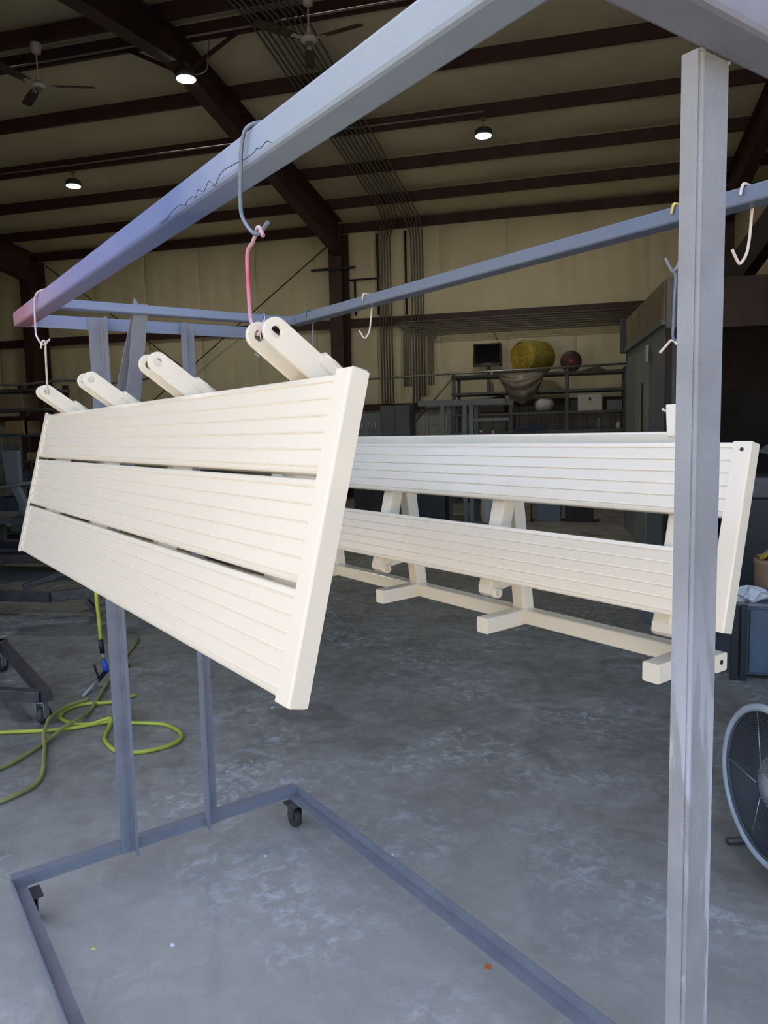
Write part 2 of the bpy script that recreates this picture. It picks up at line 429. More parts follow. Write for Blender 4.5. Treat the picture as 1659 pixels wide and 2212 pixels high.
for xc in (-13.75, -5.45, 2.75):
    b = MB().box((xc-0.15,16.75,0),(xc+0.15,16.77,5.62)).box((xc-0.007,16.77,0),(xc+0.007,17.36,6.15)).box((xc-0.15,17.34,0),(xc+0.15,17.36,6.15))
    b.box((xc-0.15,16.75,5.6),(xc+0.15,16.8,6.2))
    b.build('column', PRIMER, wb_)
for (a, c) in (((-5.6,17.28,6.05),(-13.5,17.28,0.4)), ((-13.5,17.28,6.05),(-5.7,17.28,0.4))):
    MB().tube([a, c], 0.013, 6).build('brace_rod', PRIMER, wb_)
struct(MB().box((XL-0.2, YF-0.2, 0), (XL, DW+0.2, 7.3)).build('wall_left', SIDEM))
struct(MB().box((XR, YF-0.2, 0), (XR+0.2, DW+0.2, 7.3)).build('wall_right', SIDEM))
struct(MB().box((XL, YF-0.2, 0), (-5.5, YF, 6.6)).box((4.5, YF-0.2, 0), (XR, YF, 6.6)).box((-5.5, YF-0.2, 3.75), (4.5, YF, 6.6)).build('wall_front', SIDEM))

# ================================================================== the hanging rack
AX0, AX1, AY0, AY1, AZ0, AZ1 = 0.461, 0.509, 0.375, 2.604, 1.903, 1.947
org = (0.86, 1.49, 0.0)
rack = rack_thing('drying_rack', 'grey painted angle iron rack on casters carrying both cream bench sections', 'rack', org)
def ro(b, name, m=STEEL, parent=None, bevel=0.0):
    return b.build(name, m, parent or rack, off=org, bevel=bevel)
OV_AC = overspray_mat('overspray_near_beam', 1, [(-1.0,(0.29,0.335,0.37)),(-0.50,(0.28,0.33,0.375)),(-0.28,(0.25,0.30,0.40)),(-0.10,(0.11,0.16,0.32)),(0.20,(0.15,0.19,0.36)),(0.60,(0.22,0.21,0.37)),(0.98,(0.30,0.24,0.34)),(1.16,(0.36,0.16,0.20)),(1.30,(0.25,0.15,0.18))])
OV_END = overspray_mat('overspray_end_beam', 0, [(-0.45,(0.33,0.15,0.20)),(-0.2,(0.24,0.26,0.38)),(0.1,(0.22,0.26,0.34)),(0.5,(0.17,0.20,0.25))])
OV_FAR = overspray_mat('overspray_far_beam', 1, [(-1.2,(0.15,0.17,0.21)),(-0.4,(0.11,0.135,0.185)),(0.2,(0.15,0.17,0.20)),(1.0,(0.15,0.17,0.19))])
def rtube(lo, hi, axis, ch=0.006):
    c = [(a+b)/2 for a, b in zip(lo, hi)]; s = [b-a for a, b in zip(lo, hi)]
    A = list(c); B = list(c); A[axis] = lo[axis]; B[axis] = hi[axis]
    if axis == 0: return MB().prism(rrect(s[1], s[2], ch), A, B, (0,1,0), (0,0,1))
    if axis == 1: return MB().prism(rrect(s[0], s[2], ch), A, B, (-1,0,0), (0,0,1))
    return MB().prism(rrect(s[0], s[1], ch), A, B, (1,0,0), (0,1,0))
def angle(prof_fn, A, B, ux, uy, w1, w2, t=0.005):
    prof = [(0,0),(w1,0),(w1,t),(t+0.004,t),(t+0.001,t+0.001),(t,t+0.004),(t,w2),(0,w2)]
    return MB().prism(prof, A, B, ux, uy)
near = ro(rtube((AX0,AY0,AZ0),(AX1,AY1,AZ1),1), 'beam', OV_AC); near['label'] = 'near top beam with blue and red overspray'
ro(rtube((1.3145,AY0,1.9326),(1.36,2.40,1.9632),1,0.004), 'beam', OV_FAR)
ro(rtube((AX1,2.354,1.930),(1.3145,2.40,1.957),0,0.004), 'beam', OV_END)
ro(MB().prism([(0,0),(0,0.040),(0.006,0.040),(0.006,0)], (AX0+0.01,2.598,1.9045),(1.268,2.598,1.9085),(0,1,0),(0,0,1)), 'beam', OV_END)
ro(rtube((AX1,AY0,1.8923),(1.36,0.423,1.94),0), 'beam')
# base rails (angle iron)
ZB0, ZB1 = 0.100, 0.137
b = MB().box((0.329,0.40,ZB0),(0.334,2.60,ZB1)).box((0.334,0.40,ZB0),(0.376,2.594,ZB0+0.005)); ro(b, 'base_rail')
b = MB().box((1.383,0.40,ZB0),(1.388,2.60,ZB1)).box((1.341,0.40,ZB0),(1.383,2.594,ZB0+0.005)); ro(b, 'base_rail')
b = MB().box((0.334,2.594,ZB0),(1.383,2.599,ZB1)).box((0.334,2.599,ZB1-0.005),(1.383,2.632,ZB1)); ro(b, 'base_rail')
b = MB().box((0.334,0.40,ZB0),(1.383,0.405,ZB1)).box((0.334,0.36,ZB1-0.005),(1.383,0.40,ZB1)); ro(b, 'base_rail')
# posts
ro(angle(None,(0.729,2.594,ZB0),(0.729,2.594,1.945),(-1,0,0),(0,-1,0),0.048,0.049), 'post')
ro(angle(None,(0.992,2.594,ZB0),(0.992,2.594,1.945),(1,0,0),(0,-1,0),0.046,0.040), 'post')
def scuffed_steel():
    m = mat('scuffed_grey_steel', (0.27, 0.28, 0.285), 0.42, noise=0.10, nscale=14, bump=0.25, bscale=900, rvar=0.06)
    nt = m.node_tree; N = nt.nodes; L = nt.links; b = N['Principled BSDF']
    tc = [n for n in N if n.type == 'TEX_COORD'][0]
    mp = N.new('ShaderNodeMapping'); mp.inputs['Scale'].default_value = (22, 22, 5); L.new(tc.outputs['Object'], mp.inputs['Vector'])
    nz = N.new('ShaderNodeTexNoise'); nz.inputs['Scale'].default_value = 1.0; nz.inputs['Detail'].default_value = 8; nz.inputs['Distortion'].default_value = 0.8
    L.new(mp.outputs['Vector'], nz.inputs['Vector'])
    r = N.new('ShaderNodeValToRGB'); r.color_ramp.elements[0].position = 0.48; r.color_ramp.elements[1].position = 0.53; L.new(nz.outputs['Fac'], r.inputs['Fac'])
    sp = N.new('ShaderNodeSeparateXYZ'); L.new(tc.outputs['Object'], sp.inputs[0])
    mr = N.new('ShaderNodeMapRange'); mr.inputs['From Min'].default_value = 1.20; mr.inputs['From Max'].default_value = 1.42; mr.inputs['To Min'].default_value = 0.85; mr.inputs['To Max'].default_value = 0.0
    L.new(sp.outputs[2], mr.inputs['Value'])
    mu = N.new('ShaderNodeMath'); mu.operation = 'MULTIPLY'; L.new(r.outputs['Color'], mu.inputs[0]); L.new(mr.outputs['Result'], mu.inputs[1])
    x = N.new('ShaderNodeMix'); x.data_type = 'RGBA'; x.inputs[7].default_value = (0.44, 0.46, 0.50, 1)
    L.new(mu.outputs[0], x.inputs[0]); L.new(b.inputs['Base Color'].links[0].from_socket, x.inputs[6]); L.new(x.outputs[2], b.inputs['Base Color'])
    return m
SCUFF = scuffed_steel()
def post_round(x, sx, z1):
    # rolled corner bead, flat flange along X a little behind it, short return flange along +Y
    pr = [(0.050,0.0016),(0.050,0.006),(0.006,0.006),(0.006,0.019),(0,0.019),(0,0.0028),(0.0012,0.0022),(0.0020,0.0044),(0.0026,0.0018)]
    pr += [(0.0060-0.0034*math.cos(a), 0.0016-0.0026*math.sin(a)) for a in [PI*k/7 for k in range(1, 7)]] + [(0.0096,0.0016)]
    return MB().prism(pr, (x,0.420,ZB0), (x,0.420,z1), (sx,0,0), (0,1,0))
pn = ro(post_round(0.665, 1, 1.893), 'post', SCUFF)
ro(post_round(1.05, -1, 1.893), 'post')
# raking braces and little gusset
ro(MB().bar((0.775,2.39,1.935),(0.745,2.575,1.62),0.030,0.005,up=(0,1,0)).bar((0.790,2.39,1.935),(0.760,2.575,1.62),0.005,0.034,up=(0,1,0)), 'brace')
ro(MB().bar((0.782,2.375,1.935),(0.772,2.585,1.40),0.045,0.006,up=(0,1,0.3)), 'brace')
ro(MB().add([(0.757,2.362,1.957),(0.775,2.362,1.957),(0.762,2.362,1.978),(0.757,2.368,1.957),(0.775,2.368,1.957),(0.762,2.368,1.978)],[(0,1,2),(5,4,3),(0,3,4,1),(1,4,5,2),(2,5,3,0)]).box((0.775,2.36,1.957),(0.80,2.39,1.961)), 'gusset')
# weld beads at the near post
b = MB()
for (q, rr) in (((0.668,0.4205,1.892),0.0022),((0.714,0.4215,1.8915),0.0026),((0.69,0.4215,1.892),0.0015)):
    b.lathe([(0.0005,-rr),(rr*0.8,-rr*0.6),(rr,0),(rr*0.8,rr*0.6),(0.0005,rr)], q, (0,0,1), 8)
ro(b, 'weld_bead')
# peeled paint edge on the near beam
pk = [(1.274,1.906),(1.241,1.906),(1.219,1.911),(1.183,1.913),(1.159,1.907),(1.153,1.911),(1.129,1.912),(1.116,1.908),(1.106,1.916),(1.085,1.908),(1.066,1.917),(1.054,1.912),(1.047,1.905),(1.034,1.911),(1.017,1.917),(0.986,1.916),(0.961,1.914),(0.943,1.912),(0.922,1.912),(0.909,1.915),(0.899,1.912),(0.883,1.915),(0.870,1.910)]
ro(MB().tube(smooth_path([(0.4608,a,c) for a,c in pk],3), 0.0006, 5), 'paint_crack', CRACK)
# casters
def caster(x, y, ang):
    e = MB().box((x-0.035,y-0.035,0.094),(x+0.035,y+0.035,0.100))
    for sx in (-1, 1): e.hexa([(x+sx*0.018-0.002,y-0.012,0.035),(x+sx*0.018+0.002,y-0.012,0.035),(x+sx*0.018+0.002,y+0.028,0.035),(x+sx*0.018-0.002,y+0.028,0.035),
                               (x+sx*0.018-0.002,y-0.025,0.094),(x+sx*0.018+0.002,y-0.025,0.094),(x+sx*0.018+0.002,y+0.025,0.094),(x+sx*0.018-0.002,y+0.025,0.094)])
    c = ro(e, 'caster', DARKSTEEL)
    ro(MB().lathe([(0.012,-0.014),(0.036,-0.013),(0.038,-0.006),(0.038,0.006),(0.036,0.013),(0.012,0.014)], (x,y+0.008,0.038), (1,0,0), 18), 'wheel', RUBBER, c)
for (x, y) in ((1.345,2.545),(0.375,2.545),(0.375,0.45),(1.345,0.45)): caster(x, y, 0)

# ================================================================== bench sections
def bench_axes(a, yr, zt, tilt, yaw, pit):
    ly = Vector((math.sin(yaw)*math.cos(pit), math.cos(yaw)*math.cos(pit), math.sin(pit)))
    ex = Vector((math.cos(yaw), -math.sin(yaw), 0)); up = ex.cross(ly)
    d = (-up*math.cos(tilt) - ex*math.sin(tilt)).normalized()
    m = d.cross(ly); m = m if m.x > 0 else -m
    return Vector((a, yr, zt)), ly, d, m
def plank_profile(w, th=0.025):
    """(down, depth) profile: front face carries six narrow grooves"""
    r = 0.004; out = [(r, 0.0005), (r*0.3, r*0.4), (0, r), (0, th), (w, th), (w, r), (w-r*0.3, r*0.4), (w-r, 0.0005)]
    face = []
    for k in range(6):
        c = w*(0.075+0.17*k); g = 0.0016
        face += [(c-g*1.9, 0.0), (c-g*0.9, -0.0005), (c-g*0.2, -0.0002), (c+g*0.3, 0.0016), (c+g, 0.0015), (c+g*1.6, 0.0)]
    face = face[::-1]
    return out + face
def bench_part(b, name, parent, off, m=CREAM, bevel=0.0): return b.build(name, m, parent, off=off, bevel=bevel)

# ---- section hanging from the near beam: three planks, four pairs of ears
O1, L1, D1, M1 = bench_axes(0.52, 0.7918, 1.6304, 0.2499, -0.0047, 0.0007)
H1, LEN1, T1 = 0.4244, 1.698, 0.0268
o1 = tuple(O1 + L1*(LEN1/2) + D1*H1)
bench1 = rack_thing('hanging_bench', 'cream bench section of three ribbed planks hanging from the near beam', 'bench', o1)
def pt(O, L, D, M, l, d, m): return O + L*l + D*d + M*m
for (a, c) in ((0.0040, 0.1350), (0.1415, 0.2767), (0.2835, 0.4205)):
    bench_part(MB().prism(plank_profile(c-a), pt(O1,L1,D1,M1,0.006,a,0.001), pt(O1,L1,D1,M1,LEN1-0.004,a,0.001), D1, M1), 'plank', bench1, o1)
def cap(O, L, D, M, l0, s, H, T, fl, wav=0.0):
    """channel end cap wrapping the plank ends: front lip, end plate, back lip"""
    t = 0.0025; b = MB()
    r = 0.003
    prof = [(0, r), (r*0.3, r*0.3), (r, 0), (fl, 0), (fl, t), (t, t), (t, T-t), (fl, T-t), (fl, T), (0, T)]
    n = 14; A = pt(O,L,D,M,l0,0,0); 
    return b.prism(prof, pt(O,L,D,M,l0,-0.001,-0.0018), pt(O,L,D,M,l0,H,-0.0018), L*s, M)
bench_part(cap(O1,L1,D1,M1,0.0,1,H1,T1+0.0018,0.034), 'end_cap', bench1, o1)
bench_part(cap(O1,L1,D1,M1,LEN1,-1,H1,T1+0.0018,0.030), 'end_cap', bench1, o1)
# slightly lumpy weld along top and bottom of the near cap
def weld(O, L, D, M, l, dd, m0, m1, n=7, r=0.003):
    pts = []; rr = []
    for k in range(n*2+1):
        t = k/(n*2); pts.append(pt(O,L,D,M,l,dd,m0+(m1-m0)*t)); rr.append(r*(0.8+0.35*(k % 2)))
    return MB().tube(pts, rr, 8)
bench_part(weld(O1,L1,D1,M1,0.004,-0.001,0.002,T1-0.002), 'weld_bead', bench1, o1)
bench_part(weld(O1,L1,D1,M1,0.004,H1-0.001,0.002,T1-0.002), 'weld_bead', bench1, o1)
# ears
EY = (0.955, 1.425, 1.888, 2.365)
EC = Vector((0.4885, 0, 1.689)); ED = Vector((0.80, 0, -0.60)); EU = Vector((0.60, 0, 0.80))
def ear_mesh(y, t=0.007, R=0.0195, hr=0.0078, ln=0.155):
    b = MB(); out = []; inn = []
    N = 28
    for k in range(N):
        g = 2*PI*k/N; inn.append((hr*math.cos(g), hr*math.sin(g)))
        ca, sa = math.cos(g), math.sin(g)
        if ca <= 0.0001: out.append((R*ca, R*sa))
        else:
            # straight sided tongue to length ln
            tx = ln/ca if ca > 1e-4 else 1e9; ty = R/abs(sa) if abs(sa) > 1e-6 else 1e9
            q = min(tx, ty); out.append((q*ca, q*sa))
    vs = []
    for yy in (y-t/2, y+t/2):
        for P in (out, inn):
            for a, c in P: v = EC + ED*a + EU*c; vs.append((v.x, yy, v.z))
    fs = []
    for k in range(N):
        j = (k+1) % N
        fs += [(k, j, N+j, N+k), (2*N+j, 2*N+k, 3*N+k, 3*N+j), (j, k, 2*N+k, 2*N+j), (N+k, N+j, 3*N+j, 3*N+k)]
    return b.add(vs, fs)
for y in EY:
    e = None
    for s in (-1, 1):
        bench_part(ear_mesh(y+s*0.0255), 'ear', bench1, o1, bevel=0.0012)
    # square tube batten behind the planks and the block that joins the ears to it
    l = y - O1.y
    A = pt(O1,L1,D1,M1,l,0.025,T1+0.020); B = pt(O1,L1,D1,M1,l,H1-0.02,T1+0.020)
    bench_part(MB().prism(rrect(0.038,0.038,0.004), A, B, L1, M1), 'batten', bench1, o1)
    c = EC + ED*0.100; c.y = y
    bench_part(MB().prism(rrect(0.064,0.022,0.003), (c-ED*0.024)+EU*0.0150, (c+ED*0.026)+EU*0.0150, Vector((0,1,0)), EU), 'ear_block', bench1, o1)
    bench_part(MB().tube([(c-ED*0.024)+EU*0.0215+Vector((0,-0.031,0)), (c-ED*0.005)+EU*0.023+Vector((0,-0.031,0)), (c+ED*0.024)+EU*0.0215+Vector((0,-0.031,0))], 0.0026, 6), 'weld_bead', bench1, o1)

# ---- section hanging from the far beam: two planks on a legged frame
O2, L2, D2, M2 = bench_axes(1.28, 0.6956, 1.5191, 0.2351, -0.0198, 0.0007)
H2, LEN2, T2 = 0.3341, 1.698, 0.0290
o2 = tuple(O2 + L2*(LEN2/2) + Vector((0.06, 0, -0.48)))
bench2 = rack_thing('hanging_bench', 'cream bench section of two ribbed planks with stub feet hanging from the far beam', 'bench', o2)
for (a, c) in ((0.0, 0.1347), (0.197, 0.3233)):
    bench_part(MB().prism(plank_profile(c-a), pt(O2,L2,D2,M2,0.006,a,0.001), pt(O2,L2,D2,M2,LEN2-0.004,a,0.001), D2, M2), 'plank', bench2, o2)
bench_part(cap(O2,L2,D2,M2,0.0,1,H2,T2,0.0325), 'end_cap', bench2, o2)
bench_part(cap(O2,L2,D2,M2,LEN2,-1,H2,T2,0.0325), 'end_cap', bench2, o2)
bench_part(MB().lathe([(0.0035,-0.0004),(0.0035,0.0004)], pt(O2,L2,D2,M2,0.0155,0.0135,-0.0022), M2, 12), 'screw_hole', bench2, o2, BLACK)
bench_part(weld(O2,L2,D2,M2,0.02,H2-0.004,-0.001,T2-0.004), 'weld_bead', bench2, o2)
BY = (0.1384, 0.6114, 1.0494, 1.500)
for l in BY:
    A = pt(O2,L2,D2,M2,l,0.004,T2+0.021)
    bench_part(MB().prism(rrect(0.040,0.040,0.004), A, pt(O2,L2,D2,M2,l,H2+0.006,T2+0.021), L2, M2), 'batten', bench2, o2)
    # tapered batten foot with the pin bush welded at its end
    tp = [(H2+0.006, T2+0.001), (H2+0.024, T2+0.006), (H2+0.030, T2+0.020), (H2+0.022, T2+0.036), (H2+0.006, T2+0.041)]
    bench_part(MB().prism(tp, pt(O2,L2,D2,M2,l-0.020,0,0), pt(O2,L2,D2,M2,l+0.020,0,0), D2, M2), 'batten_foot', bench2, o2)
    pc = pt(O2,L2,D2,M2,l,H2+0.0185,T2+0.026)
    ring = MB(); N = 18; vs = []; fs = []
    for hh in (-0.027, 0.027):
        for rr in (0.0125, 0.0062):
            for k in range(N):
                g = 2*PI*k/N; vs.append(pc + L2*hh + D2*(rr*math.cos(g)) + M2*(rr*math.sin(g)))
    for k in range(N):
        j = (k+1) % N
        fs += [(k,j,N+j,N+k),(2*N+j,2*N+k,3*N+k,3*N+j),(j,k,2*N+k,2*N+j),(N+k,N+j,3*N+j,3*N+k)]
    ring.add(vs, fs, True)
    bench_part(ring, 'pin_bush', bench2, o2)
    q0 = pt(O2,L2,D2,M2,l,H2-0.006,T2+0.036); q1 = Vector((1.335, q0.y+0.004, q0.z+0.012))
    bench_part(MB().bar(q0, q1, 0.036, 0.036, ch=0.003), 'strut', bench2, o2)
    wq = pt(O2,L2,D2,M2,l-0.0195,H2-0.004,T2+0.041)
    bench_part(MB().tube([wq + Vector((0,0,0.006*k-0.006)) for k in range(8)], [0.0018+0.001*(k % 2) for k in range(8)], 6), 'weld_bead', bench2, o2)
TX, TZ0, TZ1 = 1.375, 1.066, 1.102
LGY = (0.852, 1.322, 1.752, 2.20)
tb = MB().prism(rrect(0.040,TZ1-TZ0,0.004), (TX,0.797,(TZ0+TZ1)/2-0.001), (TX-0.012,2.36,(TZ0+TZ1)/2), (1,0,0), (0,0,1))
bench_part(tb, 'bottom_rail', bench2, o2)
bench_part(MB().lathe([(0.005,-0.0004),(0.005,0.0004)], (TX,0.7966,(TZ0+TZ1)/2), (0,1,0), 10), 'screw_hole', bench2, o2, BLACK)
for y in LGY:
    bench_part(MB().prism(rrect(0.038,0.038,0.004), (TX-0.008,y,TZ1-0.001), (1.318,y,1.50), (0,1,0), (1,0,0)), 'leg', bench2, o2)
    bench_part(MB().prism(rrect(0.038,0.038,0.003), (1.225,y,(TZ0+TZ1)/2-0.004), (TX-0.019,y,(TZ0+TZ1)/2-0.001), (0,1,0), (0,0,1)), 'foot', bench2, o2)
    b = MB()
    pts = [(TX-0.021, y-0.0195, TZ0+0.002+0.034*k/8) for k in range(9)]
    b.tube(pts, [0.0022+0.0012*(k % 2) for k in range(9)], 7)
    b.tube([(TX-0.036+0.004*k, y-0.0195, TZ1) for k in range(9)], [0.002+0.0012*(k % 2) for k in range(9)], 7)
    bench_part(b, 'weld_bead', bench2, o2)
bench_part(MB().prism(rrect(0.036,0.034,0.004), (1.341,0.846,1.5215), (1.312,2.36,1.5225), (1,0,0), (0,0,1)), 'top_rail', bench2, o2)
# upright hanging tabs on the top rail (one shows beside the near post)
for y in (0.855, 2.275):
    x = 1.335 - 0.019*(y-0.9)
    bench_part(MB().hexa([(x-0.018,y-0.010,1.530),(x+0.018,y-0.010,1.530),(x+0.018,y+0.034,1.530),(x-0.018,y+0.034,1.530),
                          (x-0.010,y-0.012,1.592),(x+0.018,y-0.012,1.592),(x+0.018,y+0.043,1.592),(x-0.010,y+0.043,1.592)]), 'hanging_tab', bench2, o2, bevel=0.002)

PINKW = overspray_mat('pink_overspray_hook', 2, [(0.0,(0.66,0.48,0.42)),(0.02,(0.58,0.46,0.55)),(0.05,(0.62,0.30,0.40)),(0.08,(0.62,0.10,0.18)),(0.11,(0.62,0.22,0.28)),(0.135,(0.50,0.46,0.46))], 0.02)
YELW = overspray_mat('yellow_topped_hook', 2, [(0.0,(0.22,0.23,0.27)),(0.085,(0.25,0.26,0.30)),(0.10,(0.60,0.43,0.13)),(0.13,(0.66,0.50,0.17))], 0.01)
# ================================================================== wire hooks
def hook(pts, m, label, r=0.0027, n=6, cat='hook'):
    P = [Vector(p) for p in pts]
    low = min(P, key=lambda q: q.z)
    o = MB().tube(smooth_path(P, n), r, 8).build('wire_hook', m, None, off=low)
    o.location = rk(low); o.rotation_euler = (0,0,RZ)
    tag(o, label, cat, 'bent wire hooks on the rack')
    return o
def ysc(y, x): return y*x/0.452
XA = 0.4552
# upper hook of the near pair: over the near beam, J foot below
hook([(0.513,0.905,1.918),(0.514,0.905,1.944),(0.498,0.91,1.9525),(0.475,0.918,1.9525),(0.458,0.928,1.946),(XA,0.940,1.930),(XA,0.947,1.900),(XA,0.952,1.856),(XA,0.946,1.836),(XA,0.922,1.814),(XA,0.902,1.807),(XA,0.876,1.815)], BLUEW, 'blue grey wire hook looped over the near beam above the front ear')
hook([(0.4525,0.885,1.800),(0.4525,0.893,1.8115),(0.455,0.905,1.8145),(0.460,0.920,1.812),(0.464,0.938,1.805),(0.468,0.964,1.795),(0.474,0.977,1.745),(0.4829,0.9930,1.7164),(0.4859,0.9930,1.7057),(0.4865,0.9890,1.6975),(0.4864,0.9805,1.6914),(0.4869,0.9740,1.6938),(0.4882,0.9660,1.7018),(0.4894,0.9620,1.7082)], PINKW, 'pink painted wire hook passing through the front ear of the near bench')
hook([(0.513,2.19,1.918),(0.514,2.20,1.944),(0.498,2.20,1.9525),(0.475,2.21,1.9525),(0.458,2.225,1.945),(XA,2.25,1.930),(XA,2.262,1.90),(XA,2.267,1.850),(XA,2.255,1.831),(XA,2.205,1.808),(XA,2.165,1.803),(XA,2.11,1.808)], LILAC, 'lilac painted wire hook looped over the overspray end of the near beam')
hook([(0.452,2.200,1.796),(0.452,2.185,1.808),(0.455,2.175,1.8125),(0.461,2.185,1.808),(0.466,2.213,1.793),(0.474,2.258,1.735),(0.480,2.288,1.700),(0.484,2.305,1.684),(0.4885,2.325,1.6825),(0.487,2.36,1.688),(0.484,2.39,1.697)], CREAMW, 'cream wire hook passing through the far end ear of the near bench')
def far_hook(y, s, m, label, z_end=1.842):
    pts = [(1.3110,y+0.004,1.9480),(1.3110,y+0.002,1.9580),(1.3125,y,1.9655),(1.322,y,1.9672),(1.348,y+s*0.2,1.9672),(1.3610,y+s*0.4,1.9645),(1.3640,y+s*0.6,1.952),(1.3640,y+s*0.9,1.93),(1.3615,y+s,z_end+0.05),(1.3560,y+s+0.002,z_end+0.018),(1.3440,y+s+0.006,z_end),(1.3370,y+s+0.008,z_end+0.003),(1.3250,y+s+0.012,z_end+0.023)]
    return hook(pts, m, label)
far_hook(2.272, 0.050, BLUEW, 'grey wire hook over the far beam next to its inner corner', 1.808)
far_hook(1.925, 0.036, CREAMW, 'pale J shaped wire hook hanging empty from the far beam', 1.843)
far_hook(0.8776, 0.013, YELW, 'yellow tipped wire hook over the far beam just left of the near post', 1.850)
far_hook(0.742, 0.013, CREAMW, 'cream J shaped wire hook hanging empty right of the near post', 1.839)
hook([(1.347,0.913,1.868),(1.345,0.905,1.857),(1.345,0.899,1.849),(1.345,0.893,1.838),(1.342,0.893,1.80),(1.340,0.8935,1.74),(1.339,0.893,1.724),(1.340,0.888,1.714),(1.342,0.880,1.720)], BLUEW, 'dark wire hook hanging vertically just left of the near post')
hook([(1.337,0.920,1.695),(1.338,0.906,1.708),(1.339,0.896,1.7165),(1.340,0.887,1.712),(1.340,0.880,1.700),(1.340,0.875,1.67),(1.338,0.868,1.62),(1.337,0.875,1.590),(1.334,0.890,1.577),(1.330,0.908,1.583)], CREAMW, 'cream wire hook holding the hanging tab of the far bench')
hook([(1.372,2.275,1.80),(1.36,2.272,1.797),(1.345,2.268,1.80),(1.330,2.268,1.78),(1.325,2.266,1.70),(1.32,2.262,1.63),(1.314,2.262,1.598),(1.309,2.272,1.594),(1.305,2.285,1.602)], BLUEW, 'wire hook holding the far left end of the far bench')
hook([(1.195,2.351,1.935),(1.195,2.3515,1.957),(1.196,2.365,1.9605),(1.197,2.39,1.960),(1.199,2.4035,1.955),(1.20,2.4035,1.92),(1.203,2.395,1.86),(1.200,2.388,1.828),(1.192,2.383,1.818),(1.182,2.38,1.818),(1.170,2.38,1.828)], SILVER, 'small silver wire hook hanging from the cross beam behind the front ear')

# ================================================================== ceiling lamps, fans, conduits
def lamp(x, y, z, label, drop_from, power=8.5):
    """round LED high bay: lens, ring, finned body, hanger"""
    t = thing('high_bay_lamp', label, 'lamp', (x, y, z), 0, 'round high bay lamps')
    MB().lathe([(0.125,0.0),(0.128,0.004),(0.115,0.012)], (0,0,0), seg=28).build('lens', LED, t)
    MB().lathe([(0.130,0.0),(0.150,0.006),(0.152,0.03),(0.135,0.05)], (0,0,0.008), seg=28).build('rim', DGREY, t)
    b = MB().lathe([(0.128,0.05),(0.11,0.09),(0.06,0.13),(0.03,0.135)], (0,0,0.006), seg=20)
    for k in range(12):
        g = 2*PI*k/12; c, s = math.cos(g), math.sin(g)
        b.bar((0.06*c,0.06*s,0.12), (0.135*c,0.135*s,0.065), 0.005, 0.05)
    b.build('heat_sink', DGREY, t)
    dz = drop_from - z
    MB().tube([(0,0,0.135),(0,0,dz-0.02)], 0.008, 6).build('hanger', GALV, t)
    MB().box((-0.045,-0.03,dz-0.05),(0.045,0.03,dz+0.03)).build('junction_box', CONDUIT, t, bevel=0.006)
    ld = bpy.data.lights.new('high_bay_light', 'AREA'); ld.shape = 'DISK'; ld.size = 0.24; ld.energy = power; ld.color = (1.0, 0.97, 0.86)
    lo = bpy.data.objects.new('high_bay_light', ld); COL.objects.link(lo); lo.parent = t; lo.location = (0,0,-0.006)
    return t
lampA = lamp(-9.43, 13.02, 6.36, 'glowing round lamp hanging at the far left above the back wall', 6.66)
lampB = lamp(-1.60, 13.02, 6.36, 'glowing round lamp hanging right of the near beam above the back wall', 6.66)
lampC = lamp(-5.30, 9.93, 6.44, 'glowing round lamp hanging at the ridge beside the rafter', 6.62)
cab = MB().tube(smooth_path([(0.02,0,0.14),(0.16,0.0,0.05),(0.30,0.02,0.10),(0.33,0.03,0.30),(0.36,0.04,0.50)],6), 0.010, 6).build('power_cable', GALV, lampC)

def ceiling_fan(x, y, zh, ztop, rot, label):
    t = thing('ceiling_fan', label, 'fan', (x, y, zh), rot, 'three bladed ceiling fans')
    d = ztop - zh
    MB().lathe([(0.03,-0.03),(0.085,-0.022),(0.105,0.0),(0.105,0.022),(0.06,0.06),(0.035,0.065)], (0,0,0), seg=24).build('motor', WHITEP, t)
    MB().lathe([(0.01,-0.045),(0.045,-0.042),(0.055,-0.028)], (0,0,0), seg=20).build('switch_cup', MGREY, t)
    MB().lathe([(0.035,0.065),(0.033,0.09),(0.028,0.10),(0.030,0.12),(0.022,0.135),(0.024,0.15),(0.014,0.17)], (0,0,0), seg=16).build('coupling', WHITEP, t)
    MB().tube([(0,0,0.16),(0,0,d-0.08)], 0.011, 8).build('down_rod', WHITEP, t)
    MB().lathe([(0.03,d-0.13),(0.06,d-0.115),(0.072,d),(0.072,d+0.005)], (0,0,0), seg=18).build('canopy', WHITEP, t)
    for k in range(3):
        g = 2*PI*k/3; c, s = math.cos(g), math.sin(g)
        bl = MB(); n = 12; vs = []; fs = []
        prof = [(0.17,0.036),(0.20,0.052),(0.35,0.062),(0.55,0.065),(0.70,0.063),(0.735,0.05),(0.745,0.025)]
        for r, hw in prof:
            for sgn in (-1, 1):
                for dz in (-0.004, 0.004):
                    px, py, pz = r, sgn*hw, 0.012+sgn*hw*0.22+dz
                    vs.append((px*c-py*s, px*s+py*c, pz))
        for i in range(len(prof)-1):
            a = i*4; e = a+4
            fs += [(a,e,e+2,a+2),(a+1,a+3,e+3,e+1),(a,a+1,e+1,e),(a+2,e+2,e+3,a+3)]
        fs += [(0,2,3,1),(len(vs)-4,len(vs)-3,len(vs)-1,len(vs)-2)]
        blade = bl.add(vs, fs).build('blade', FANBLADE, t)
        ib = MB()
        q = lambda r, w_, z: (r*c-w_*s, r*s+w_*c, z)
        ib.hexa([q(0.09,-0.02,0.006),q(0.24,-0.035,0.000),q(0.24,0.035,0.014),q(0.09,0.02,0.006),q(0.09,-0.02,0.011),q(0.24,-0.035,0.005),q(0.24,0.035,0.019),q(0.09,0.02,0.011)])
        ib.build('blade_iron', WHITEP, t)
    return t
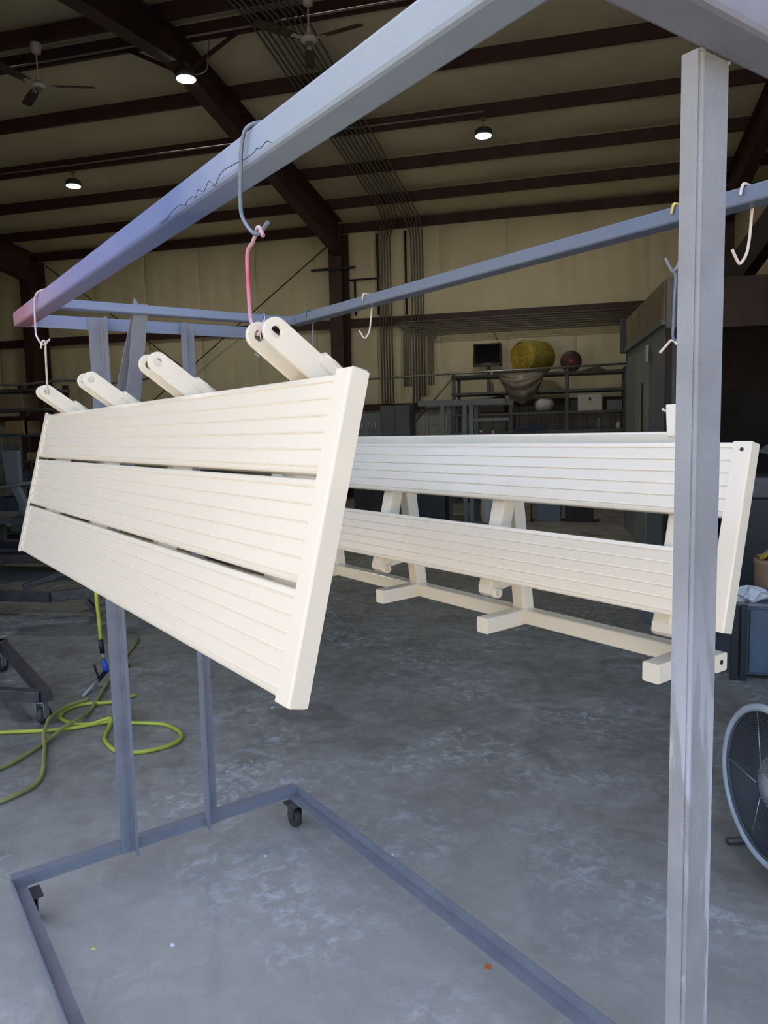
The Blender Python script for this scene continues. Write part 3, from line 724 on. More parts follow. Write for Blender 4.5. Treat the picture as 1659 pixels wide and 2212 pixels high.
ceiling_fan(-7.26, 9.40, 6.39, roof_z(9.40), math.radians(22), 'dusty three bladed ceiling fan at the far left of the roof')
ceiling_fan(-3.31, 9.40, 6.41, roof_z(9.40), math.radians(-11), 'dusty three bladed ceiling fan in front of the conduit bundle')

PALEPIPE = mat('pale_painted_pipe', (0.30, 0.285, 0.25), 0.7)
# conduits: roof bundle that turns down the back wall
for i in range(10):
    x0 = -4.24 + 0.083*i
    xw = -4.56 + 0.066*i if i < 5 else -3.80 + 0.066*(i-5)
    zb = 1.9 if i < 5 else (2.0 if i < 8 else 2.35)
    zo = -0.02 - 0.012*(i % 3)
    pts = [(x0-0.02, 7.9, roof_z(7.9)+zo), (x0, RIDGE, roof_z(RIDGE)+zo-0.005), (x0, 16.2, roof_z(16.2)+zo), (x0*0.8+xw*0.2, 16.75, roof_z(16.75)+zo), (xw*0.8+x0*0.2, 17.18, roof_z(17.3)+zo-0.12), (xw, 17.30, 5.95), (xw, 17.33, 5.5), (xw, 17.36, zb)]
    o = MB().tube(pts, 0.017, 6).build('conduit', CONDUIT)
    tag(o, 'thin grey conduit running down the wall %s the straight black pipe' % ('left of' if i < 5 else 'right of'), 'pipe', 'roof conduits left of the black pipe' if i < 5 else 'roof conduits right of the black pipe')
for i in range(7):
    z = 4.06 - 0.052*i; xs = -4.00 + 0.05*i if i < 4 else -3.42 + 0.05*(i-4)
    if i == 0: pts = [(xs, 17.30, 2.6), (xs, 17.30, z-0.25), (xs+0.07, 17.30, z-0.07), (xs+0.25, 17.30, z), (1.6, 17.30, z)]
    else: pts = [(xs, 17.30, 2.6), (xs, 17.30, z-0.22), (xs+0.06, 17.30, z-0.06), (xs+0.22, 17.30, z), (1.6, 17.30, z)]
    o = MB().tube(smooth_path(pts, 3), 0.018, 6).build('conduit', CONDUIT)
    tag(o, 'thin grey conduit running level along the back wall under the girt', 'pipe', 'level conduits on the back wall')
o = MB().tube([(XL+0.2, 9.915, 6.98), (-6.0, 9.915, 6.98), (2.5, 9.915, 6.98)], 0.014, 6).build('conduit', PALEPIPE); tag(o, 'thin pale conduit clipped along the ridge purlin', 'pipe', 'pale conduits along purlins')
o = MB().tube([(XL+0.2, 12.975, 6.735), (-9.43, 12.975, 6.735), (-1.6, 12.975, 6.735)], 0.014, 6).build('conduit', PALEPIPE); tag(o, 'thin pale conduit along the purlin that feeds the two back lamps', 'pipe', 'pale conduits along purlins')
# black air line on the back wall
o = MB().tube([(-3.95,17.40,6.12),(-3.95,17.40,4.25)], 0.025, 8).build('air_pipe', BLACK); tag(o, 'straight black pipe dropping from the eave between the conduit groups', 'pipe')
t = thing('air_pipe', 'black branching pipe on the wall right of the central column', 'pipe', (-4.62, 17.40, 4.3))
MB().tube([(0,0,1.82),(0,0,-0.02)], 0.025, 8).build('riser', BLACK, t)
MB().tube([(-0.02,0,0.82),(-0.95,0,0.82)], 0.022, 8).build('crossbar', BLACK, t)
MB().tube([(-0.56,0,0.82),(-0.56,0,0.0)], 0.025, 8).build('riser', BLACK, t)
o = MB().bar((-6.0,16.70,5.25),(-4.95,16.70,5.25),0.05,0.05).build('crossarm', BLACK); tag(o, 'short dark bracket bar crossing the central column', 'bracket')

# ================================================================== back wall shelving and clutter
t = thing('shelving_unit', 'dark steel shelving standing along the back wall left of the booth', 'shelf', (-0.9, 16.4, 0))
for x in (-1.75, 0.58, 1.72, -0.55):
    for y in (-0.35, 0.35):
        MB().box((x-0.035,y-0.03,0),(x+0.035,y+0.03,2.76)).build('upright', SHELF, t)
for z in (2.70, 2.34, 1.90, 1.52, 1.15, 0.70, 0.25):
    MB().box((-1.80,-0.40,z-0.05),(1.75,0.38,z)).build('shelf_board', SHELF, t)
MB().tube([(-3.9,-0.47,2.70),(-1.0,-0.47,2.76),(1.75,-0.47,2.80)], 0.022, 8).build('front_pipe', GALV, t)
MB().tube([(-1.76,-0.40,2.66),(-2.6,-0.40,1.75)], 0.018, 6).build('stay_rod', CONDUIT, t)

def carton(x, y, z, sx, sy, sz, m, label, rz=0.0, flaps=False, group=None, cat='box', tape=True):
    t = thing('carton', label, cat, (x, y, z), rz, group)
    MB().box((-sx/2,-sy/2,0),(sx/2,sy/2,sz)).build('body', m, t, bevel=0.006)
    if tape: MB().box((-sx/2-0.001,-0.025,sz-0.08),(sx/2+0.001,0.025,sz+0.0015)).build('tape', TAN, t)
    if flaps:
        for s in (-1, 1): MB().hexa([(s*sx/2-0.003,-sy/2,sz),(s*sx/2+0.003,-sy/2,sz),(s*sx/2+0.003,sy/2,sz),(s*sx/2-0.003,sy/2,sz),(s*(sx/2+0.10)-0.003,-sy/2,sz+0.10),(s*(sx/2+0.10)+0.003,-sy/2,sz+0.10),(s*(sx/2+0.10)+0.003,sy/2,sz+0.10),(s*(sx/2+0.10)-0.003,sy/2,sz+0.10)]).build('flap', m, t)
    return t
c = carton(0.14, 16.25, 1.90, 0.48, 0.40, 0.34, CARTONW, 'white carton with small dark print on the shelving')
MB().hexa([(-0.02,-0.202,0.20),(0.03,-0.202,0.20),(0.03,-0.2005,0.20),(-0.02,-0.2005,0.20),(-0.02,-0.202,0.27),(0.01,-0.202,0.27),(0.01,-0.2005,0.27),(-0.02,-0.2005,0.27)]).build('print_mark', LABELBLK, c)
# yellow insulation roll: spiral ended cylinder lying on the shelf
t = thing('insulation_roll', 'big yellow insulation roll lying on top of the shelving', 'roll', (-1.02, 16.35, 2.70))
ax = Vector((0.62,0.785,0)).normalized()
MB().lathe([(0.02,-0.36),(0.16,-0.372),(0.27,-0.365),(0.315,-0.345),(0.335,-0.31),(0.34,0.0),(0.335,0.30),(0.31,0.345),(0.25,0.36),(0.02,0.355)], (0,0,0.345), ax, 30).build('roll_body', INSUL, t)
sp = []
for k in range(80):
    g = k*0.42; r = 0.03+0.0034*k
    e1 = Vector((-0.785,0.62,0)); sp.append(Vector((0,0,0.345)) - ax*0.374 + e1*(r*math.cos(g)) + Vector((0,0,1))*(r*math.sin(g)))
MB().tube(sp, 0.010, 5).build('spiral_edge', YCLOTH, t)
# draped plastic film under the roll
def fnbag(u, v):
    a = 2*u-1; c_ = math.cos(PI/2*a)
    x = 0.54*a*(1-0.12*v)
    z = 0.70 - v*(0.66*c_**0.75+0.03) + 0.012*math.sin(a*13+v*4)*v
    y = -0.20*math.sin(PI*v*0.9)*c_ - 0.02 - 0.022*math.sin(v*15+2.2*c_*v+a*2)*math.sin(PI*min(1.0, v*1.1))
    return (x, y, z)
o = MB().grid(fnbag, 40, 30).build('plastic_sheet', CLEARBAG); o.location = (-1.22, 16.02, 2.06); sm = o.modifiers.new('thick', 'SOLIDIFY'); sm.thickness = 0.004
tag(o, 'cloudy plastic film drooping in folds under the yellow insulation roll', 'plastic sheet')
o = MB().lathe([(0.03,-0.20),(0.10,-0.19),(0.145,-0.10),(0.15,0.05),(0.12,0.16),(0.04,0.20)], (0,0,0.155), (0.9,0.4,0.1), 18).build('paper_roll', WHITEBAG); o.location = (-0.78, 16.2, 1.90); tag(o, 'pale round bundle on the shelf below the plastic film', 'bundle')
t = thing('hose_reel', 'maroon round reel standing on the shelving right of the insulation roll', 'reel', (-0.24, 16.25, 2.70))
for s in (-1, 1): MB().lathe([(0.04,0),(0.205,0.004),(0.215,0.012),(0.205,0.02),(0.04,0.024)], (0,s*0.06-0.012,0.215), (0,1,0), 26).build('flange', MAROON, t)
MB().lathe([(0.11,-0.05),(0.11,0.05)], (0,0,0.215), (0,1,0), 20).build('drum', DARKSTEEL, t)
MB().lathe([(0.045,-0.085),(0.04,-0.10)], (0,0,0.215), (0,1,0), 14).build('hub', REDP, t)
o = MB().hexa([(-0.28,-0.12,0),(0.28,-0.12,0),(0.28,0.12,0),(-0.28,0.12,0),(-0.20,-0.10,0.03),(0.10,-0.10,0.10),(0.10,0.10,0.10),(-0.20,0.10,0.03)]).build('metal_offcut', DARKSTEEL); o.location = (0.20, 16.3, 2.70); tag(o, 'flat dark metal offcut on top of the shelving beside the reel', 'offcut')
t = thing('wall_screen', 'black box shaped screen fixed to the back wall above the shelving pipe', 'screen', (-2.08, 17.38, 2.95))
MB().box((-0.31,-0.16,0.03),(0.31,-0.02,0.53)).build('housing', BLACK, t, bevel=0.01)
MB().box((-0.28,-0.165,0.10),(0.28,-0.158,0.50)).build('glass', mat('dark_glass', (0.005,0.005,0.006), 0.12), t)
MB().hexa([(-0.27,-0.20,0.03),(0.27,-0.20,0.03),(0.27,-0.15,0.03),(-0.27,-0.15,0.03),(-0.06,-0.20,0.10),(0.06,-0.20,0.10),(0.06,-0.15,0.10),(-0.06,-0.15,0.10)]).build('hood', DGREY, t)
MB().box((-0.03,-0.06,-0.55),(0.03,0.16,0.03)).build('bracket', CONDUIT, t)
MB().tube(smooth_path([(0.25,-0.05,0.53),(0.15,0.02,0.75),(0.02,0.05,0.95)],5), 0.007, 5).build('power_cable', BLACK, t)
o = MB().lathe([(0.04,0),(0.05,0.05),(0.03,0.10),(0.035,0.16)], (0,0,0), seg=12).build('wall_socket', WHITEP); o.location = (-1.98, 17.2, 2.72); tag(o, 'small white fitting on the wall below the black screen', 'fitting')
# small goods on the shelving
def bottle(x, y, z, h, r, m, label, capm=WHITEP, group=None):
    t = thing('bottle', label, 'bottle', (x, y, z), 0, group)
    MB().lathe([(r*0.9,0),(r,0.01),(r,h*0.6),(r*0.8,h*0.72),(r*0.35,h*0.82),(r*0.35,h*0.88)], seg=14).build('body', m, t)
    MB().lathe([(r*0.42,h*0.88),(r*0.42,h)], seg=12).build('cap', capm, t)
    return t
bz = 1.52
o = MB().hexa([(-0.35,-0.15,0),(0.35,-0.15,0),(0.35,0.15,0),(-0.35,0.15,0),(-0.30,-0.12,0.08),(0.20,-0.12,0.14),(0.20,0.12,0.14),(-0.30,0.12,0.08)]).build('tarp', mat('navy_tarp', (0.01,0.018,0.07), 0.6)); o.location = (-1.05, 16.1, bz); tag(o, 'folded blue tarpaulin on the third shelf board', 'tarp')
o = MB().hexa([(-0.42,-0.2,0),(0.42,-0.2,0.0),(0.42,0.2,0.0),(-0.42,0.2,0),(-0.40,-0.2,0.26),(0.40,-0.2,0.36),(0.40,0.2,0.36),(-0.40,0.2,0.26)]).build('tool_bag', BROWN, bevel=0.03); o.location = (-2.0, 16.3, 1.905); tag(o, 'brown tool bag lying on the shelving left of the hanging film', 'bag')
for i, (x, sx, sz, m, lb) in enumerate(((0.62,0.30,0.20,SHEETG,'grey shallow bin at the right end of the white carton shelf'),(-0.18,0.14,0.22,BLACK,'small black box just left of the white carton'))):
    carton(x, 16.25, 1.90, sx, 0.35, sz, m, lb, tape=False)
for i, (x, sx, sz, m, lb) in enumerate(((0.05,0.40,0.22,BLACK,'black parts bin under the white carton'),(0.60,0.36,0.18,BLUECAB,'blue grey parts bin low at the right end of the shelving'),(-0.62,0.26,0.12,CARTONW,'flat pale box on the low shelf beside the shelving upright'),(-1.45,0.34,0.25,DGREY,'dark grey parts bin low at the left end of the shelving'))):
    carton(x, 16.25, 1.15, sx, 0.35, sz, m, lb, tape=False)
o = bottle(0.32, 16.1, 1.52, 0.30, 0.05, MGREY, 'grey spray can on the shelf right of the middle upright', SILVER)
o = bottle(0.70, 16.1, 1.52, 0.16, 0.05, CARTONW, 'short pale jar at the right end of the third shelf board', SILVER)
# the tall grey rack frame standing in front of the shelving, with bottles on its bench
t = thing('steel_frame_rack', 'tall grey steel frame standing before the shelving on two close legs', 'rack', (-1.95, 12.8, 0))
for x, zz in ((-0.36,2.0),(0.02,2.0),(0.13,2.0),(0.72,1.2)):
    MB().box((x-0.035,-0.035,0),(x+0.035,0.035,zz)).build('leg', MGREY, t)
for x in (-0.36, 0.13): MB().box((x-0.035,0.60,0),(x+0.035,0.67,2.0)).build('leg', MGREY, t)
MB().box((-0.78,-0.05,1.98),(0.70,0.05,2.07)).build('top_beam', MGREY, t)
MB().box((-0.78,0.58,1.98),(0.78,0.68,2.07)).build('top_beam', MGREY, t)
MB().box((-0.40,-0.04,1.20),(0.76,0.67,1.25)).build('worktop', DGREY, t)
MB().box((0.13,-0.03,1.70),(0.76,0.03,1.75)).build('rail', MGREY, t)
bottle(-1.77-0.30, 12.82, 1.25, 0.20, 0.045, REDP, 'red bottle on the tall frame worktop between the legs', REDP)
bottle(-1.66, 12.82, 1.25, 0.30, 0.06, PINKP, 'pink bottle on the tall frame worktop right of the legs')
bottle(-1.46, 12.84, 1.25, 0.30, 0.055, WHITEP, 'white spray bottle on the tall frame worktop')
# grey locker and pegboard
t = thing('locker', 'tall grey steel locker behind the near bench end', 'cabinet', (-3.22, 13.3, 0))
MB().box((-0.27,-0.22,0.06),(0.27,0.25,2.02)).build('body', DGREY, t, bevel=0.008)
for s in (-1, 1):
    d = MB().box((s*0.132-0.128,-0.238,0.10),(s*0.132+0.128,-0.222,1.98)).build('door', DGREY, t, bevel=0.004)
    MB().box((s*0.03-0.008,-0.255,1.0),(s*0.03+0.008,-0.238,1.14)).build('handle', GALV, d)
MB().box((-0.25,-0.20,0),(0.25,0.22,0.06)).build('plinth', BLACK, t)
t = thing('tool_board', 'pale tool board with small hanging tools left of the locker', 'tool board', (-3.95, 14.0, 0))
MB().box((-0.30,0,0.85),(0.30,0.03,1.92)).build('board', MGREY, t)
for x in (-0.26, 0.26): MB().box((x-0.03,0.03,0),(x+0.03,0.07,1.9)).build('leg', SHELF, t)
for x, z in ((-0.15,1.66),(-0.02,1.69),(0.12,1.66)): MB().lathe([(0.012,0),(0.014,0.10),(0.008,0.11),(0.008,0.17)], (x,-0.012,z-0.10), seg=8).build('hand_tool', GALV, t)
# floor boxes seen between the planks of the far bench
for i, (x, y, sx, sz, m, lb, fp) in enumerate(((-1.05,13.0,0.42,0.36,CARD,'brown carton with a pale label on the floor behind the far bench',False),(-0.55,13.1,0.40,0.30,SHEETG,'grey crate on the floor right of the brown carton',False),(-0.05,13.0,0.46,0.33,BROWN,'dark brown crate on the floor near the booth',False),(-2.45,12.2,0.60,0.55,BLACK,'black crate on the floor in front of the grey locker',False),(-3.5,12.4,0.5,0.6,BROWN,'rusty brown bin on the floor left of the black crate',False))):
    c = carton(x, y, 0, sx, 0.4, sz, m, lb, tape=False)
    if i == 0: MB().box((-0.10,-0.203,0.12),(0.10,-0.2005,0.24)).build('paper_label', CARTONW, c)
o = MB().lathe([(0.10,0),(0.12,0.02),(0.135,0.50),(0.14,0.52),(0.125,0.52)], seg=20).build('waste_bin', CARTONW); o.location = (-1.52, 12.6, 0); tag(o, 'pale round bin standing right of the tall grey frame', 'bin')

# ================================================================== paint booth at right
bo = (0.88, 9.0); BR = math.radians(4.5)
t = thing('spray_booth', 'large dark open fronted booth standing behind the near post', 'booth', (bo[0], bo[1], 0), BR)
MB().box((0.0,0.0,0.0),(0.05,3.2,2.70)).build('side_wall', MGREY, t)
MB().box((-0.03,0.0,2.70),(0.05,3.2,3.13)).build('side_fascia', TAN, t)
MB().box((-0.045,0.0,2.66),(0.0,3.2,2.72)).build('side_trim', MGREY, t)
MB().box((0.0,-0.04,2.62),(0.24,0.0,3.16)).build('corner_plate', MGREY, t)
MB().box((0.0,-0.05,0.0),(0.42,0.0,2.62)).build('front_jamb', BROWN, t)
for k in range(3): MB().box((0.06+0.12*k,-0.06,0.1),(0.10+0.12*k,-0.05,2.5)).build('jamb_rib', SHELF, t)
MB().box((0.24,-0.05,2.60),(6.0,0.02,3.12)).build('front_fascia', BROWN, t)
MB().box((0.0,3.15,0.0),(6.0,3.2,3.13)).build('back_wall', BROWN, t)
MB().box((5.95,0.0,0.0),(6.0,3.2,3.13)).build('side_wall', BROWN, t)
MB().box((0.0,0.0,3.09),(6.0,3.2,3.14)).build('roof', BROWN, t)
d = MB().box((-0.035,1.05,0.02),(0.0,1.95,2.50)).build('side_door', mat('booth_door_grey', (0.24,0.24,0.215), 0.55, noise=0.12, nscale=3), t)
MB().box((-0.04,1.28,1.15),(-0.034,1.40,2.10)).build('door_window', BLACK, d)
MB().tube([(-0.07,1.85,1.0),(-0.07,1.85,1.25)], 0.014, 8).build('door_handle', GALV, d)
MB().box((-0.10,3.0,2.65),(-0.02,3.14,3.15)).build('switch_box', BLUECAB, t)
MB().box((-0.06,0.9,2.34),(-0.035,0.98,2.54)).build('door_closer', WHITEP, t)
o = MB().box((-0.20,-0.1,0),(0.22,0.06,0.26)).build('vent_box', CARD, bevel=0.01); o.location = (2.15, 8.86, 2.66); tag(o, 'pale tan box fixed high on the booth front right of the near post', 'box')
# dark hanging tarp and ducts above the booth
o = MB().bar((3.9,10.4,6.3),(1.9,11.6,3.4),0.35,0.30).build('duct', BLACK); tag(o, 'dark slanting duct rising from the booth roof', 'duct')

# ================================================================== right foreground: drum fan and cabinet
fo = Vector((0.682, 2.65, 0.0)); 
fan_ax = Vector((-0.94, -0.34, 0.02)).normalized()
t = thing('drum_fan', 'drum fan with a pale grey rim at the right edge of the floor', 'fan', fo)
FC = Vector((0, 0, 0.352)); FR = 0.258
e1 = Vector((0,0,1)).cross(fan_ax).normalized(); e2 = fan_ax.cross(e1).normalized()
def circ(r, d, n=48): return [FC+fan_ax*d+e1*(r*math.cos(2*PI*k/n))+e2*(r*math.sin(2*PI*k/n)) for k in range(n)]
MB().tube(circ(FR, 0.09, 56), 0.013, 10, closed=True).build('rim', FANRIM, t)
b = MB(); n = 48; A = circ(FR-0.004, 0.09, n); B = circ(FR-0.004, -0.16, n)
b.add(A+B, [(k, (k+1) % n, n+(k+1) % n, n+k) for k in range(n)], True)
o = b.build('drum', DGREY, t); o.modifiers.new('thick', 'SOLIDIFY').thickness = 0.004
b = MB()
for r in [0.05+0.0092*k for k in range(23)]: b.tube(circ(r, 0.095+0.012*(1-r/FR), 40), 0.0013, 4, closed=True)
b.build('guard_rings', DGREY, t)
for k in range(5):
    g = 2*PI*k/5+0.62; v = e1*math.cos(g)+e2*math.sin(g)
    MB().tube([FC+fan_ax*0.108+v*0.04, FC+fan_ax*0.093+v*FR], 0.0018, 5).build('guard_spoke', GALV, t)
b = MB().lathe([(0.05,-0.10),(0.088,-0.095),(0.092,-0.05),(0.092,0.06),(0.08,0.078),(0.03,0.082)], FC, fan_ax, 24)
for k in range(9):
    d = -0.085+0.018*k; b.tube(circ(0.0945, d, 30), 0.0045, 5, closed=True)
b.build('motor', MOTOR, t)
for k in range(3):
    g = 2*PI*k/3; v = e1*math.cos(g)+e2*math.sin(g); q = fan_ax.cross(v)
    MB().hexa([FC+v*0.08-fan_ax*0.125-q*0.03, FC+v*0.23-fan_ax*0.14-q*0.08, FC+v*0.23-fan_ax*0.10+q*0.08, FC+v*0.08-fan_ax*0.115+q*0.03,
               FC+v*0.08-fan_ax*0.122-q*0.03, FC+v*0.23-fan_ax*0.137-q*0.08, FC+v*0.23-fan_ax*0.097+q*0.08, FC+v*0.08-fan_ax*0.112+q*0.03]).build('blade', BLACK, t)
MB().tube(smooth_path([FC+e2*(FR+0.012)+e1*0.06-fan_ax*0.04, FC+e2*(FR+0.045)+e1*0.03-fan_ax*0.04, FC+e2*(FR+0.045)-e1*0.05-fan_ax*0.04, FC+e2*(FR+0.012)-e1*0.08-fan_ax*0.04],4), 0.010, 6).build('handle', BLACK, t)
for s in (-1, 1):
    p = FC+e1*s*(FR+0.012)-fan_ax*0.03; 
    MB().tube([p, (p.x*1.0, p.y, 0.06), (p.x, p.y, 0.012)], 0.012, 8).build('stand_leg', DARKSTEEL, t)
    MB().tube([(p.x+fan_ax.x*0.10, p.y+fan_ax.y*0.10, 0.014), (p.x-fan_ax.x*0.28, p.y-fan_ax.y*0.25, 0.014)], 0.014, 8).build('stand_foot', DARKSTEEL, t)

t = thing('tool_cabinet', 'low blue grey metal cabinet on the floor right of the far bench', 'cabinet', (1.28, 5.15, 0))
MB().box((-0.40,-0.28,0.03),(0.40,0.28,0.46)).build('body', BLUECAB, t, bevel=0.008)
MB().box((-0.30,-0.295,0.05),(0.38,-0.28,0.44)).build('door', BLUECAB, t, bevel=0.004)
for x in (-0.385, -0.335): MB().box((x-0.018,-0.31,0.0),(x+0.018,-0.28,0.47)).build('corner_post', BLACK, t)
MB().box((-0.40,-0.29,0.46),(0.40,0.28,0.475)).build('top', MGREY, t)
t = thing('fibre_drum', 'brown cardboard tub standing on the blue grey cabinet', 'tub', (1.17, 5.10, 0.475))
MB().lathe([(0.115,0),(0.12,0.01),(0.125,0.21),(0.13,0.215),(0.13,0.235),(0.11,0.235)], seg=24).build('body', CARD, t)
o = MB().grid(lambda u, v: (0.15*(u-0.5)*1.6, 0.2*(v-0.5), 0.035+0.03*math.sin(u*9+v*4)*math.cos(v*7)+0.04*(1-abs(2*u-1))), 14, 10).build('rag', YCLOTH); o.location = (1.19, 5.08, 0.70); o.modifiers.new('thick', 'SOLIDIFY').thickness = 0.006; tag(o, 'yellow rag heaped on the brown cardboard tub', 'rag')
def crump(u, v):
    a = 2*PI*u; k = 1+0.22*math.sin(5*a+3*v*PI)+0.14*math.sin(11*a-7*v)
    return (0.10*math.cos(a)*math.sin(PI*v)*k, 0.07*math.sin(a)*math.sin(PI*v)*k, 0.045-0.045*math.cos(PI*v)*(1+0.25*math.sin(4*a)))
o = MB().grid(crump, 40, 14, False).build('plastic_bag', WHITEBAG); o.location = (0.98, 4.92, 0.475); tag(o, 'crumpled white plastic bag on the cabinet beside the tub', 'bag')
t = thing('machine_stand', 'dark machine with a grey hood standing behind the blue grey cabinet', 'machine', (1.75, 6.9, 0))
MB().box((-0.55,-0.3,0),(0.7,0.4,0.95)).build('base', BLACK, t, bevel=0.01)
MB().box((-0.5,-0.25,0.95),(0.7,0.35,1.12)).build('deck', DGREY, t, bevel=0.01)
MB().hexa([(-0.30,-0.25,1.30),(0.7,-0.25,1.30),(0.7,0.3,1.30),(-0.30,0.3,1.30),(-0.12,-0.2,1.44),(0.7,-0.2,1.48),(0.7,0.25,1.48),(-0.12,0.25,1.44)]).build('hood', MGREY, t, bevel=0.02)
MB().box((-0.2,-0.1,1.12),(0.6,0.2,1.30)).build('neck', BLACK, t)
carton(0.75, 6.2, 0, 0.45, 0.4, 0.38, SHEETG, 'dull grey carton on the floor between the far bench and the cabinet', rz=0.4, tape=False)

# ================================================================== left: steel frame, chair, dolly, shelving, hose
t = thing('trailer_chassis', 'dark welded steel trailer frame on the floor at the far left', 'frame', (-4.9, 5.7, 0))
def sb(a, b_, w_=0.08, h_=0.08, nm='rail'): MB().bar(Vector(a)-Vector((-4.9,5.7,0)), Vector(b_)-Vector((-4.9,5.7,0)), w_, h_, ch=0.006).build(nm, DARKSTEEL, t)
sb((-6.6,5.34,0.235),(-4.33,5.34,0.235),0.08,0.085)
sb((-4.36,5.36,0.235),(-2.75,5.95,0.33),0.08,0.085)
sb((-6.6,5.9,0.40),(-3.9,6.1,0.445),0.08,0.07)
sb((-6.6,7.2,0.235),(-3.4,7.2,0.235)); sb((-6.5,5.36,0.235),(-6.5,7.2,0.235)); 
sb((-4.6,5.34,0.20),(-4.6,5.34,0.0),0.045,0.045,'leg'); sb((-4.52,5.34,0.20),(-4.52,5.34,0.0),0.03,0.03,'leg'); sb((-6.3,5.34,0.2),(-6.3,5.34,0),0.06,0.06,'leg'); sb((-3.5,5.72,0.28),(-3.5,5.72,0),0.06,0.06,'leg'); sb((-3.6,7.2,0.2),(-3.6,7.2,0),0.06,0.06,'leg'); sb((-6.3,7.2,0.2),(-6.3,7.2,0),0.06,0.06,'leg')
sb((-4.75,5.5,0.27),(-4.35,5.95,0.42),0.06,0.05,'stay'); sb((-4.25,5.95,0.42),(-3.95,5.45,0.28),0.06,0.05,'stay'); sb((-4.6,5.95,0.30),(-4.6,5.95,0.40),0.06,0.06,'stay'); sb((-6.2,6.0,0.26),(-6.2,6.0,0.40),0.06,0.06,'stay')
sb((-4.05,5.42,0.20),(-3.93,5.42,0.06),0.05,0.03,'jack_foot')
MB().box((-0.75,-0.05,0.10),(-0.02,0.02,0.17)).build('step', BLACK, t)
MB().tube(smooth_path([(0.98,0.35,0.60),(0.95,0.3,0.45),(1.03,0.2,0.30)],5), 0.012, 6).build('cable', CONDUIT, t)
MB().bar((0.35,0.40,0.235),(0.35,1.5,0.235),0.06,0.06).build('rail', DARKSTEEL, t)

# grey moulded chair standing on a bench behind the frame
t = thing('side_table', 'dark steel work table carrying the grey chair at the far left', 'table', (-6.3, 7.6, 0))
MB().box((-0.9,-0.35,0.60),(0.75,0.45,0.66)).build('top', SHELF, t)
for x in (-0.85, 0.70):
    for y in (-0.30, 0.40): MB().box((x-0.03,y-0.03,0),(x+0.03,y+0.03,0.60)).build('leg', SHELF, t)
MB().box((-0.85,-0.30,0.25),(0.70,0.40,0.30)).build('lower_shelf', SHELF, t)
cx, cy, cz = -6.16, 7.45, 0.66
t = thing('plastic_chair', 'dusty grey moulded plastic chair at the far left edge', 'chair', (cx, cy, cz), math.radians(-8))
MB().hexa([(-0.42,-0.05,0.36),(-0.18,-0.05,0.36),(-0.18,0.0,0.36),(-0.42,0.0,0.36),(-0.50,-0.02,0.78),(-0.22,-0.02,0.78),(-0.22,0.03,0.78),(-0.50,0.03,0.78)]).build('backrest', SHEETG, t, bevel=0.02)
MB().hexa([(-0.45,-0.25,0.33),(0.02,-0.25,0.38),(0.02,0.2,0.38),(-0.45,0.2,0.33),(-0.45,-0.25,0.36),(0.02,-0.25,0.42),(0.02,0.2,0.42),(-0.45,0.2,0.36)]).build('seat', SHEETG, t, bevel=0.012)
for y in (-0.23, 0.18):
    MB().hexa([(0.10,y-0.03,0.0),(0.20,y-0.03,0.0),(0.20,y+0.03,0.0),(0.10,y+0.03,0.0),(-0.10,y-0.03,0.36),(0.0,y-0.03,0.38),(0.0,y+0.03,0.38),(-0.10,y+0.03,0.36)]).build('leg', SHEETG, t, bevel=0.008)
    MB().hexa([(-0.48,y-0.03,0.0),(-0.42,y-0.03,0.0),(-0.42,y+0.03,0.0),(-0.48,y+0.03,0.0),(-0.44,y-0.03,0.34),(-0.36,y-0.03,0.34),(-0.36,y+0.03,0.34),(-0.44,y+0.03,0.34)]).build('leg', SHEETG, t, bevel=0.008)

# left shelving with boxes
t = thing('shelving_unit', 'dark steel shelving filled with boxes at the far left', 'shelf', (-8.6, 10.3, 0))
for x in (-1.1, 0.18, 0.55):
    for y in (-0.28, 0.28): MB().box((x-0.04,y-0.03,0),(x+0.04,y+0.03,2.42)).build('upright', BROWN, t)
for z in (2.35, 2.05, 1.66, 1.25, 0.85, 0.42, 0.12): MB().box((-1.14,-0.32,z-0.04),(0.60,0.32,z)).build('shelf_board', SHELF, t)
for (x, z, sx, sz, m, lb) in ((-8.62,2.05,0.50,0.22,TAN,'pale box high on the left shelving'),(-8.55,1.66,0.34,0.20,CARD,'tan cardboard box on the left shelving below the pale box'),(-8.95,1.25,0.30,0.22,MGREY,'grey bin left of the column on the left shelving'),(-8.25,1.25,0.22,0.12,CARD,'small wooden block on the left shelving'),(-8.6,0.85,0.45,0.24,DGREY,'dark grey bin on the left shelving behind the chair'),(-8.75,0.42,0.5,0.25,BLUECAB,'blue bin low on the left shelving'),(-8.1,0.85,0.14,0.18,GREENP,'green bottle box low on the left shelving'),(-8.5,0.12,0.5,0.18,SHEETG,'grey tray on the lowest board of the left shelving')):
    carton(x, 10.15, z, sx, 0.38, sz, m, lb, tape=False)
o = MB().tube(smooth_path([(-9.0,9.6,2.45),(-8.2,9.6,2.38),(-7.4,9.7,2.42),(-6.6,9.8,2.36),(-5.9,9.8,2.42)],5), 0.02, 6).build('hung_pipe', CONDUIT); tag(o, 'dull pipe lying across the left shelving behind the near bench', 'pipe')
o = MB().box((-1.6,-0.3,0),(1.6,0.3,0.05)).box((-1.55,-0.25,-0.95),(-1.47,0.25,0)).box((1.47,-0.25,-0.95),(1.55,0.25,0)).build('work_bench', SHELF); o.location = (-6.2, 11.6, 0.95); tag(o, 'long dark work bench behind the near bench panel', 'table')

